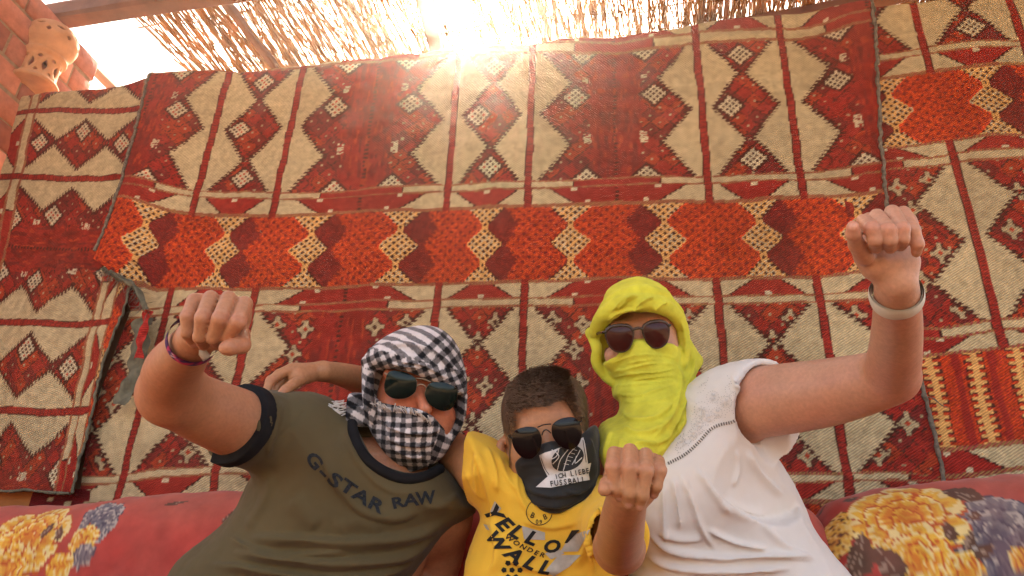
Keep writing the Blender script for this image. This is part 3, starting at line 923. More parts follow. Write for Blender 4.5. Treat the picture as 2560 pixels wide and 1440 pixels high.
def inflate(poly, depth, T, w, Tb=None, **kw):
    """round body whose outline is poly; depth(px,py) its middle sheet, T / Tb half thickness front / back (m), w rounding width (px)"""
    m = poly_map(poly, **kw)
    Tb = T if Tb is None else Tb
    def f(P):
        x, y, z = proj(P)
        D = m(x, y); dd = z - depth(x, y)
        t = np.where(dd < 0, T, Tb)
        e = np.sqrt(np.maximum(1 - D / w, 0) ** 2 + (dd / t) ** 2) - 1
        return e * min(T, Tb) * .8
    a = np.asarray(poly, float); c = a.mean(0); d = float(depth(c[0], c[1]))
    R = max(np.linalg.norm(q - c) for q in a) * d / FPX + max(T, Tb)
    return f, at(c[0], c[1], d), R

def prism(poly, dmax, smoothn=4):
    """everything inside a pixel outline nearer than depth dmax (for openings)"""
    m = poly_map(poly, smoothn=smoothn, step=2.0, blur=1)
    def f(P):
        x, y, z = proj(P)
        dm = dmax(x, y) if callable(dmax) else dmax
        return np.maximum(-m(x, y) * z / FPX, z - dm)
    a = np.asarray(poly, float); c = a.mean(0); dd = dmax if not callable(dmax) else float(dmax(c[0], c[1]))
    return f, at(c[0], c[1], dd - .1), max(np.linalg.norm(q - c) for q in a) * dd / FPX + .25

def half(p, n):
    p = np.asarray(p, float); n = np.asarray(n, float) / np.linalg.norm(n)
    return lambda P: (P - p) @ n

def folds(V, Fc, spec, N=None):
    """raise cloth folds: (pixel polyline, width px, height m[, sharp side]) measured over the visible side"""
    if N is None: N = normals(V, Fc)
    x, y, z = proj(V)
    vd = V - CAM; vd /= np.linalg.norm(vd, axis=1, keepdims=True)
    face = np.clip(-(N * vd).sum(1) * 1.5, 0, 1)
    dis = np.zeros(len(V))
    for s in spec:
        p = catmull(s[0], 6); w, h = s[1], s[2]; sharp = s[3] if len(s) > 3 else 0
        best = np.full(len(V), 1e9); sg = np.zeros(len(V)); al = np.zeros(len(V))
        seg = np.linalg.norm(np.diff(p, axis=0), axis=1); cum = np.concatenate([[0], np.cumsum(seg)]); tot = cum[-1]
        lo, hi = p.min(0) - 3 * w, p.max(0) + 3 * w
        m = np.nonzero((x > lo[0]) & (x < hi[0]) & (y > lo[1]) & (y < hi[1]) & (face > 0))[0]
        if not len(m): continue
        xx, yy = x[m], y[m]; bb = np.full(len(m), 1e9); ss = np.zeros(len(m)); aa = np.zeros(len(m))
        for i in range(len(p) - 1):
            e = p[i + 1] - p[i]; L = e @ e + 1e-9
            t = np.clip(((xx - p[i, 0]) * e[0] + (yy - p[i, 1]) * e[1]) / L, 0, 1)
            dx, dy = xx - p[i, 0] - t * e[0], yy - p[i, 1] - t * e[1]
            d = np.hypot(dx, dy); u = d < bb
            bb = np.where(u, d, bb); ss = np.where(u, np.sign(e[0] * dy - e[1] * dx), ss); aa = np.where(u, (cum[i] + t * seg[i]) / tot, aa)
        ww = np.where(ss * sharp > 0, w * .38, w) if sharp else w
        tap = np.clip(np.minimum(aa, 1 - aa) * 5, 0, 1); tap = tap * tap * (3 - 2 * tap)
        dis[m] += h * np.exp(-(bb / ww) ** 2) * tap * face[m]
    return V + N * dis[:, None]

def decal(name, P2, Fc, bvh, mt, parent, off=.0012, sub=0):
    """flat print: 2-D pixel vertices dropped on a cloth surface"""
    if sub:
        bm = bmesh.new()
        vs = [bm.verts.new((p[0], p[1], 0)) for p in P2]
        for f in Fc:
            try: bm.faces.new([vs[int(i)] for i in f])
            except ValueError: pass
        bmesh.ops.triangulate(bm, faces=bm.faces[:])
        for _ in range(sub):
            long = [e for e in bm.edges if e.calc_length() > 9]
            if not long: break
            bmesh.ops.subdivide_edges(bm, edges=long, cuts=1)
            bmesh.ops.triangulate(bm, faces=bm.faces[:])
        bm.verts.index_update()
        P2 = [(v.co.x, v.co.y) for v in bm.verts]; Fc = [[v.index for v in f.verts] for f in bm.faces]
        bm.free()
    out = []; ok = []
    for p in P2:
        d = Vector(ray(p[0], p[1])).normalized()
        h = bvh.ray_cast(Vector(CAM), d)
        if h[0] is None: out.append((0, 0, 0)); ok.append(False); continue
        n = h[1] if h[1].dot(d) < 0 else -h[1]
        out.append(tuple(h[0] + n * off * .5 - d * off)); ok.append(True)
    Fc = [f for f in Fc if all(ok[i] for i in f)]
    if not Fc: return None
    used = sorted({i for f in Fc for i in f}); mp = {u: i for i, u in enumerate(used)}
    Fc = [[mp[i] for i in f] for f in Fc]; out = [out[u] for u in used]
    # face the camera
    o = mk_poly(name, out, Fc, mt, parent, smooth=True)
    return o

def bvh_of(V, Fc): return BVHTree.FromPolygons([tuple(v) for v in V], [tuple(int(i) for i in f) for f in Fc])

_text_cache = {}
def glyph(ch, shear=0.0, bold=0.0):
    key = (ch, shear, bold)
    if key in _text_cache: return _text_cache[key]
    cu = bpy.data.curves.new('glyph', 'FONT'); cu.body = ch; cu.size = 1.0; cu.shear = shear; cu.offset = bold; cu.align_x = 'CENTER'; cu.resolution_u = 3
    o = bpy.data.objects.new('glyph', cu); COL.objects.link(o)
    me = o.evaluated_get(bpy.context.evaluated_depsgraph_get()).to_mesh()
    V = np.array([v.co[:2] for v in me.vertices]); Fc = [list(p.vertices) for p in me.polygons]
    o.evaluated_get(bpy.context.evaluated_depsgraph_get()).to_mesh_clear()
    bpy.data.objects.remove(o); bpy.data.curves.remove(cu)
    _text_cache[key] = (V, Fc)
    return V, Fc

def lettering(name, letters, bvh, mt, parent, shear=0.0, bold=0.02, off=.0014):
    """letters: (char, px, py, height px, turn degrees clockwise, width factor)"""
    PP, FF = [], []
    for ch, x, y, h, rot, wf in letters:
        if ch == ' ': continue
        V, Fc = glyph(ch, shear, bold)
        q = V.copy(); q[:, 1] -= .35; q *= h / .72; q[:, 0] *= wf
        a = math.radians(rot); c, s = math.cos(a), math.sin(a)
        X = x + q[:, 0] * c + q[:, 1] * s; Y = y + q[:, 0] * s - q[:, 1] * c
        o = len(PP); PP += list(zip(X, Y)); FF += [[i + o for i in f] for f in Fc]
    return decal(name, PP, FF, bvh, mt, parent, off, sub=3)

# ------------------------------------------------------------------ clay lamp on the brick wall
def clay_lamp():
    XW = -2.30
    base = on_x(80, 224, XW + .02); base[2] = 2.345
    prof = [(0, 0), (.086, 0), (.090, .008), (.086, .018), (.074, .026), (.066, .05), (.064, .09), (.070, .128), (.080, .138), (.082, .146), (.076, .154), (.080, .17), (.094, .195), (.101, .222), (.098, .25), (.084, .28), (.058, .302), (.026, .313), (0, .316)]
    mp = poly_map([(r * 1000, z * 1000) for r, z in prof] + [(-r * 1000, z * 1000) for r, z in prof[::-1]], smoothn=1, step=2.0, blur=1, margin=40)
    holes = []
    for k in range(8):
        th = math.pi * 2 * k / 8 + .2
        holes.append((th, .078, .011, .026, .066))
        holes.append((th + math.pi / 8, .112, .009, .008, .067)); holes.append((th + math.pi / 8, .045, .008, .008, .067))
        holes.append((th, .255, .018, .008, .094)); holes.append((th + math.pi / 8, .228, .009, .010, .10)); holes.append((th + .1, .287, .010, .006, .075))
    def f(P):
        q = P - base; r = np.hypot(q[..., 0], q[..., 1]); z = q[..., 2]
        d = -mp(r * 1000, z * 1000) / 1000.0
        th = np.arctan2(q[..., 1], q[..., 0])
        rid = np.zeros_like(d)
        e_all = np.full(d.shape, 9.0)
        for a, hz, wa, hb, rr in holes:
            dt = (th - a + math.pi) % (2 * math.pi) - math.pi
            e = np.abs(dt) * rr / wa + np.abs((z - hz) / hb) ** 1.6 - 1
            e_all = np.minimum(e_all, e * min(wa, hb) * .7)
            if hb > .02: rid = np.maximum(rid, np.exp(-((e - 1.0) / .28) ** 2))
        d = d - .0022 * rid
        d = np.maximum(d, -(d + .009))
        return np.maximum(d, -e_all)
    S = Solid().add(f, base + [0, 0, .16], .2)
    V, Fc = S.mesh(base + [-.115, -.115, -.012], base + [.115, .115, .33], .0033)
    root = empty('clay_lamp', tuple(base)); tag(root, 'terracotta clay lamp with leaf shaped cut-outs on the brick wall', 'lamp')
    mk('pierced_shade', V, Fc, MAT['terracotta'], root)
    v, fq = tube([base + [-.09, 0, .06], base + [-.02, 0, .06], base + [-.005, 0, .07]], .012, 8)
    mk('wall_bracket', v, fq, MAT['beam'], root)
clay_lamp()

# ------------------------------------------------------------------ seat and bolsters
def petals(C, P, c, r, seed, cols, ell_=(1.0, 1.0)):
    """printed bloom: rings of ruffled petals, each with brush strokes and a dark outline"""
    d = (P - c) / (r * np.array(ell_)); near = np.nonzero(np.hypot(d[:, 0], d[:, 1]) < 1.35)[0]
    if not len(near): return
    d = d[near]; th = np.arctan2(d[:, 1], d[:, 0]); rr = np.hypot(d[:, 0], d[:, 1]); Q = P[near]
    out = np.zeros((len(near), 3)); done = np.zeros(len(near), bool)
    wob = .06 * noise(Q, 4.0 / r, seed) + .025 * noise(Q, 14.0 / r, seed + 1)
    for k, (rad, n) in enumerate(((1.0, 6), (.72, 5), (.46, 4), (.22, 3))):
        ph = seed * 1.7 + k * .8; q = th + .35 * noise(Q, 2.0 / r, seed + k)
        lobe = np.abs(np.cos(n * q / 2 + ph)); edge = rad * (.80 + .20 * np.sqrt(lobe)) + wob
        m = rr < edge
        stroke = noise(np.stack([th * 14 + k * 9, rr * 1.2], 1), 1.0, seed + 7 + k)
        dep = np.clip((edge - rr) / (rad * .42), 0, 1)                          # inks run from pale rim to deeper throat
        dep = np.clip(dep + .38 * stroke * (dep > .12), 0, 1)
        col = np.where((dep < .30)[:, None], cols[0], np.where((dep < .62)[:, None], cols[1], np.where((dep < .86)[:, None], cols[1] * .45 + cols[2] * .55, cols[2])))
        col = np.where((((edge - rr) < .03) | ((lobe < .10) & (rr > rad * .55)))[:, None], cols[3], col)
        out[m] = col[m]; done |= m
    C[near[done]] = out[done]
def leaf(C, P, c, l, w, ang, cols, seed):
    a = math.radians(ang); ca, sa = math.cos(a), math.sin(a); d = P - c
    u = (d[:, 0] * ca + d[:, 1] * sa) / l; v = (-d[:, 0] * sa + d[:, 1] * ca) / w
    prof = np.clip(1 - np.abs(u) ** 2.2, 0, 1) * (1 - .25 * u)
    m = np.abs(v) < prof
    vein = (np.abs(np.sin((u * 5 - np.abs(v) * 1.5) * 3.1)) < .35) & (v > 0) | (np.abs(v) < .05)
    C[m] = cols[0]; C[m & vein & (noise(P, 200, seed) > -.5)] = cols[1]

def bolster(name, xr, tops, marks, label, seed, y0=-.17, endcaps=True):
    q = np.array([on_y(p[0], p[1], y0) for p in tops])
    n = int((xr[1] - xr[0]) / .0042); m = 150
    xs = np.linspace(xr[0], xr[1], n); zt = np.interp(xs, q[:, 0], q[:, 2])
    k = np.ones(7) / 7; zt = np.convolve(np.pad(zt, 3, mode='edge'), k, 'valid')
    th = np.linspace(-.62 * math.pi, 1.02 * math.pi, m)                       # front underside .. top .. back
    X = np.repeat(xs[:, None], m, 1)
    ca, sa = np.cos(th - math.pi * .5 + math.pi * .5), np.sin(th)
    ry, rz = .165, .20
    e = 2 / 2.6
    sg = lambda v, p: np.sign(v) * np.abs(v) ** p
    endr = np.ones(n)
    if endcaps:
        dl = np.minimum(xs - xr[0], xr[1] - xs); endr = np.sqrt(np.clip(1 - (1 - np.clip(dl / .10, 0, 1)) ** 2, 0, 1)) * .75 + .25
    Y = y0 - ry * sg(np.cos(th), e)[None, :] * endr[:, None] + 0 * X
    Z = (zt - rz)[:, None] + rz * sg(np.sin(th), e)[None, :] * endr[:, None]
    P3 = np.stack([X.ravel(), Y.ravel(), Z.ravel()], 1)
    bump = .010 * fbm(P3, 7, seed, 2) + .0035 * noise(P3, 26, seed + 3) + .003 * np.sin(P3[:, 0] * 40 + 5 * noise(P3, 6, seed + 4)) * smooth(P3[:, 2], .75, .45)
    arc = np.repeat((np.cumsum(np.concatenate([[0], np.hypot(np.diff(Y[n // 2]), np.diff(Z[n // 2]))])))[None, :], n, 0)
    i = np.arange(n * m).reshape(n, m)
    Fc = np.stack([i[:-1, :-1], i[:-1, 1:], i[1:, 1:], i[1:, :-1]], -1).reshape(-1, 4)
    N = normals(P3, Fc); 
    if (N[:, 1][i[n // 2, m // 3]]) > 0: N = -N; Fc = Fc[:, ::-1]
    V = P3 + N * bump[:, None]
    rr = random.Random(seed); fs = []
    for k in range(16 if xr[0] < 0 else 8):                              # slack creases in the cover
        x0 = rr.uniform(xr[0] + .1, xr[1] - .1); ln = rr.uniform(.06, .22)
        p0, p1 = np.array([x0, y0 - ry, rr.uniform(.42, .72)]), None
        p1 = p0 + np.array([rr.uniform(-.10, .12), 0, -ln]); a_, b_ = proj(p0), proj(p1)
        fs.append(([(a_[0], a_[1]), ((a_[0] + b_[0]) / 2 + rr.uniform(-12, 12), (a_[1] + b_[1]) / 2), (b_[0], b_[1])], rr.uniform(6, 13), rr.uniform(-.006, .006), rr.choice((-1, 1))))
    fs += [([(-60, 1415), (60, 1417), (160, 1414), (300, 1428), (460, 1432)], 3, -.005), ([(2010, 1392), (2110, 1398), (2230, 1402), (2400, 1412), (2560, 1404)], 3, -.005)]
    V = folds(V, Fc, fs, N)
    # tufting seam along the front
    a = arc.ravel(); UV = np.stack([X.ravel(), a], 1)
    px_, py_, _ = proj(V)
    front = (V[:, 1] < y0 + .02)
    def uv_of(p):                                                       # where on the cloth a mark sits
        d = np.where(front, (px_ - p[0]) ** 2 + (py_ - p[1]) ** 2, 1e12); return UV[int(np.argmin(d))]
    base = lin(172, 54, 50)
    C = np.tile(base, (len(V), 1)); C *= (1 + .14 * fbm(UV, 9, seed + 9, 3))[:, None]
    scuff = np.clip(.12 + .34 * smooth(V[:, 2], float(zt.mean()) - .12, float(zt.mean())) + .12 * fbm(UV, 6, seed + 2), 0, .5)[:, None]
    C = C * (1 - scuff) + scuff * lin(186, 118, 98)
    yel = [lin(226, 204, 140), lin(220, 172, 66), lin(206, 124, 48), lin(184, 84, 40)]
    blu = [lin(172, 162, 152), lin(118, 114, 116), lin(84, 86, 98), lin(66, 70, 84)]
    pal = [lin(226, 196, 120), lin(220, 178, 76), lin(200, 140, 60), lin(120, 76, 40)]
    lf = [lin(88, 66, 54), lin(150, 128, 110)]
    for kind, p, r, *ex in marks:
        c = uv_of(p); s = r * 1.55 / FPX
        if kind == 'y': petals(C, UV, c, s, seed + int(p[0]), yel, ex[0] if ex else (1, 1))
        elif kind == 'b': petals(C, UV, c, s, seed + int(p[0]), blu, ex[0] if ex else (1, 1))
        elif kind == 'p':
            petals(C, UV, c, s, seed + int(p[0]), pal, ex[0] if ex else (1, 1))
            for kx, ky in ((-.3, .35), (.35, .2), (-.2, -.4), (.2, -.1)):
                dd = np.hypot((UV[:, 0] - c[0]) - kx * s, (UV[:, 1] - c[1]) - ky * s); C[dd < .11 * s] = lin(70, 50, 40)
        elif kind == 'l': leaf(C, UV, c, s, s * ex[1], ex[0], lf, seed)
    wear = np.clip(.10 + .22 * fbm(UV, 14, seed + 20, 3), .05, .5)[:, None]; C = C * (1 - wear) + wear * lin(160, 96, 84)
    root = empty(name, ((xr[0] + xr[1]) / 2, y0, .4)); tag(root, label, 'bolster')
    mk('cover', V, Fc, MAT['cushion'], root, C)
    return root
bolster('bolster', (-2.3, .44), [(-400, 1290), (0, 1270), (200, 1268), (300, 1258), (430, 1242), (600, 1232), (900, 1232), (1200, 1240), (1400, 1245)],
        [('b', (245, 1305), 66, (.9, 1.2)), ('y', (205, 1350), 44), ('y', (65, 1345), 120, (1.05, 1.0)), ('y', (20, 1425), 80), ('l', (120, 1325), 26, 80, .4), ('l', (150, 1330), 26, 100, .4), ('l', (440, 1258), 34, 10, .25), ('l', (570, 1290), 26, 60, .3), ('b', (205, 1385), 34), ('y', (150, 1415), 40)],
        'long faded red bolster with yellow blooms behind the man in green', 5)
bolster('bolster', (.36, 1.6), [(1700, 1300), (2010, 1272), (2060, 1250), (2150, 1235), (2330, 1212), (2400, 1205), (2440, 1207), (2480, 1196), (2560, 1197), (2900, 1190)],
        [('b', (2500, 1370), 150, (1.0, .9)), ('y', (2265, 1292), 150, (.95, .9)), ('y', (2290, 1400), 90, (.9, 1.1)), ('y', (2410, 1425), 45), ('y', (2555, 1400), 30), ('p', (2095, 1315), 40, (.9, 1.1)), ('p', (2085, 1360), 46), ('l', (2150, 1385), 58, 75, .55), ('l', (2225, 1410), 50, 120, .6), ('l', (2405, 1235), 48, 150, .5), ('l', (2125, 1248), 22, 20, .6), ('l', (2375, 1330), 28, 100, .5), ('l', (2420, 1350), 26, 60, .5), ('l', (2460, 1385), 26, 20, .5), ('l', (2055, 1275), 18, 30, .5), ('l', (2440, 1290), 18, 10, .5)],
        'red bolster printed with large yellow and blue flowers beside the woman', 9)
def seat():
    n, m = 60, 20
    V, Fc = box((-2.6, -1.0, .06), (1.9, -.05, .30))
    root = empty('bench_seat', (-.35, -.5, 0)); tag(root, 'low red cushioned bench the three people sit on', 'bench')
    bm = bmesh.new(); vs_ = [bm.verts.new(v) for v in V]
    for f in Fc: bm.faces.new([vs_[i] for i in f])
    bmesh.ops.bevel(bm, geom=bm.edges[:], offset=.05, segments=4, affect='EDGES')
    me = bpy.data.meshes.new('seat_cushion'); bm.to_mesh(me); bm.free()
    a = me.color_attributes.new('Col', 'FLOAT_COLOR', 'POINT'); c = np.ones((len(me.vertices), 4), np.float32); c[:, :3] = lin(150, 38, 36); a.data.foreach_set('color', c.ravel())
    me.materials.append(MAT['cushion']); link(bpy.data.objects.new('seat_cushion', me), root)
    V, Fc = box((-2.55, -.92, 0), (1.85, -.08, .07)); mk_poly('plinth', V, Fc, MAT['plaster'], root)
seat()
# ------------------------------------------------------------------ people: materials
MAT['skin'] = mat('skin', None, 0.46, 160, 0.10, 420, 0.30, 0.0010, sss=0.18, spec=0.35)
MAT['green_cotton'] = mat('olive_cotton', (0.105, 0.077, 0.036), 0.9, 9, 0.10, 1400, 0.2, 0.0004, sheen=0.1, spec=0.15)
MAT['black_trim'] = mat('black_rib', (0.012, 0.011, 0.012), 0.9, 40, 0.2, 1400, 0.3, 0.0004, spec=0.15)
MAT['navy_print'] = mat('navy_print', (0.018, 0.020, 0.024), 0.85, 260, 0.7, 900, 0.2, 0.0003, spec=0.2)
MAT['yellow_cotton'] = mat('yellow_cotton', (0.80, 0.46, 0.045), 0.9, 9, 0.08, 1400, 0.2, 0.0004, sheen=0.1, spec=0.15)
MAT['black_print'] = mat('black_print', (0.012, 0.011, 0.010), 0.75, 200, 0.2, 900, 0.1, 0.0003)
MAT['grey_print'] = mat('grey_print', (0.42, 0.38, 0.32), 0.8, 60, 0.15, 900, 0.1, 0.0003)
MAT['white_print'] = mat('white_print', (0.62, 0.57, 0.54), 0.8, 60, 0.1, 900, 0.1, 0.0003)
MAT['white_cotton'] = mat('white_cotton', (0.78, 0.715, 0.665), 0.9, 8, 0.04, 1400, 0.2, 0.0004, sheen=0.1, spec=0.15, transl=0.12)
MAT['lime_gauze'] = mat('lime_gauze', (0.74, 0.70, 0.07), 0.9, 26, 0.15, 700, 0.6, 0.0008, sheen=0.1, spec=0.1, transl=0.18)
MAT['keffiyeh'] = mat('checked_cotton', None, 0.9, 60, 0.12, 900, 0.4, 0.0006, sheen=0.1, spec=0.15)
MAT['fringe'] = mat('white_fringe', (0.66, 0.60, 0.56), 0.9, 60, 0.15, 500, 0.2, 0.0004)
MAT['gaiter'] = mat('black_jersey', (0.022, 0.021, 0.021), 0.75, 12, 0.15, 1400, 0.2, 0.0004, sheen=0.2, spec=0.25)
MAT['hair'] = mat('brown_hair', (0.19, 0.11, 0.065), 0.45, 90, 0.45, 400, 0.2, 0.0004, spec=0.4)
def lens_mat(name, c, r=.04):
    m, nt, b = new_mat(name)
    n = noise_node(nt, 18, 2); c2 = vary(nt, c, n.outputs['Fac'], .15); nt.links.new(c2, b.inputs['Base Color'])
    b.inputs['Roughness'].default_value = r; b.inputs['Specular IOR Level'].default_value = .22
    return m
MAT['green_lens'] = lens_mat('green_black_lens', (0.004, 0.009, 0.007))
MAT['black_lens'] = lens_mat('black_lens', (0.008, 0.004, 0.004))
MAT['brown_lens'] = lens_mat('brown_red_lens', (0.045, 0.007, 0.005))
MAT['gold_wire'] = mat('pale_gold_wire', (0.45, 0.36, 0.25), 0.35, 40, .1, 0, 0, metal=1.0)
MAT['black_wire'] = mat('dark_wire', (0.03, 0.028, 0.028), 0.3, 40, .1, 0, 0, metal=.8)
MAT['tortoise'] = mat('tortoise_acetate', (0.045, 0.022, 0.014), 0.25, 110, .6, 0, 0, spec=.5)
MAT['white_rubber'] = mat('white_rubber', (0.66, 0.60, 0.50), 0.55, 20, .05, 600, .05, .0003)
MAT['purple_band'] = mat('purple_woven_band', None, 0.8, 60, .2, 900, .3, .0004)
MAT['clasp'] = mat('white_clasp', (0.62, 0.58, 0.54), 0.5, 20, .05, 0, 0)
MAT['eyelet'] = mat('eyelet_shadow', (0.40, 0.36, 0.33), 0.9, 20, .05, 0, 0)
MAT['hole'] = mat('dark_hole', (0.16, 0.13, 0.11), 0.9, 20, .05, 0, 0)

def bounds(pts, pad):
    a = np.array([px3(p) for p in pts]); return a.min(0) - pad, a.max(0) + pad

def hand_fn(palm, fingers, kp=.007):
    """palm: list of cones; fingers: list of chains [(px,py,d,r)...]; fingers stay apart from one another"""
    bk = lambda p: (p[0], p[1], p[2] + .010, p[3])
    pc = [cone(px3(bk(a)), px3(bk(b)), pr(a, a[3]), pr(b, b[3]))[0] for a, b in palm]
    fc = [[cone(px3(a), px3(b), pr(a, a[3]), pr(b, b[3]))[0] for a, b in zip(c[:-1], c[1:])] for c in fingers]
    allp = np.array([px3(p) for c in fingers for p in c] + [px3(p) for q in palm for p in q])
    c0 = allp.mean(0); R = np.linalg.norm(allp - c0, axis=1).max() + .03
    def f(P):
        p = pc[0](P)
        for q in pc[1:]: p = smin(p, q(P), .014)
        out = p
        for ch in fc:
            d = ch[0](P)
            for q in ch[1:]: d = smin(d, q(P), .0035)
            out = np.minimum(out, smin(p, d, kp))
        return out
    return f, c0, R

def skin_colour(V, base, red=(), nails=(), hair_fn=None, seed=0):
    """base tone with mottling, warmer joints and paler nails; red / nails: (px,py,d,radius px)"""
    C = np.tile(np.asarray(base, float), (len(V), 1)) * (1 + .11 * fbm(V, 34, seed, 3))[:, None]
    C[:, 1:] *= (1 - .13 * np.clip(fbm(V, 11, seed + 4, 2), -1, 1))[:, None]
    for p in red:
        d = np.linalg.norm(V - px3(p), axis=1); w = np.exp(-(d / pr(p, p[3])) ** 2)[:, None]
        C = C * (1 - .35 * w) + .35 * w * np.array([.62, .22, .14])
    for p in nails:
        d = np.linalg.norm(V - px3(p), axis=1); w = (1 - smooth(d, pr(p, p[3]) * .75, pr(p, p[3]) * 1.05))[:, None]
        C = C * (1 - .8 * w) + .8 * w * np.array([.62, .33, .25])
    return C

def thicken(V, Fc, t):
    N = normals(V, Fc); n = len(V)
    return np.concatenate([V, V - N * t]), np.concatenate([Fc, Fc[:, ::-1] + n])

# ================================================================== glasses
def glasses(name, label, origin, A, lens, lens_mat_, wire, wire_mat, bridge, gap, temple=.12, thick=0, curve=.012, part='rim'):
    """origin = bridge point, A = frame rows (right, up, toward camera), lens = outline (m) of the wearer's left lens, mirrored for the other"""
    root = empty(name, tuple(origin)); tag(root, label, 'sunglasses')
    def W(p):
        x, y, z = p
        return origin + A[0] * x + A[1] * y + A[2] * (z - 1.6 * x * x)
    for sx in (-1, 1):
        o = catmull(lens, 6, True); o = o * np.array([sx, 1.0]) + np.array([sx * gap, 0]); c = o.mean(0)
        V, Fq = [], []; rings = 6; n = len(o)
        for k in range(rings + 1):
            f = 1 - k / rings
            for p in o:
                q = c + (p - c) * f; V.append(W((q[0], q[1], curve * (1 - f * f) * .5)))
        for k in range(rings):
            for i in range(n):
                j = (i + 1) % n; Fq.append((k * n + i, k * n + j, (k + 1) * n + j, (k + 1) * n + i))
        V = np.array(V); Fq = np.array(Fq)
        if sx < 0: Fq = Fq[:, ::-1]
        V, Fq = thicken(V, Fq, .0018)
        ln = mk('lens', V, Fq, lens_mat_, root)
        loop = np.array([W((p[0], p[1], .0)) for p in np.concatenate([o, o[:2]])])
        if thick:
            up = np.clip((np.concatenate([o, o[:2]])[:, 1] - c[1]) / np.abs(o[:, 1] - c[1]).max(), -1, 1)
            rad = wire * (1 + thick * np.clip(up, 0, 1))
        else: rad = wire
        v, f = tube(loop, rad, 8, cap=False); mk('rim', v, f, wire_mat, root)
        e = o[np.argmax(o[:, 0] * sx + .3 * o[:, 1])]
        tp = [W((e[0], e[1], 0)), W((e[0] + sx * .006, e[1] + .001, -.004)), W((e[0] + sx * .010, e[1] - .002, -temple * .5)), W((e[0] + sx * .009, e[1] - .014, -temple))]
        v, f = tube(catmull(tp, 6), wire * (1.3 if thick else 1.2), 7); mk('temple_arm', v, f, wire_mat, root)
    for br in bridge:
        v, f = tube(catmull([W(p) for p in br], 6), wire * (1.2 if thick else 1.0), 7); mk('bridge', v, f, wire_mat, root)
    return root

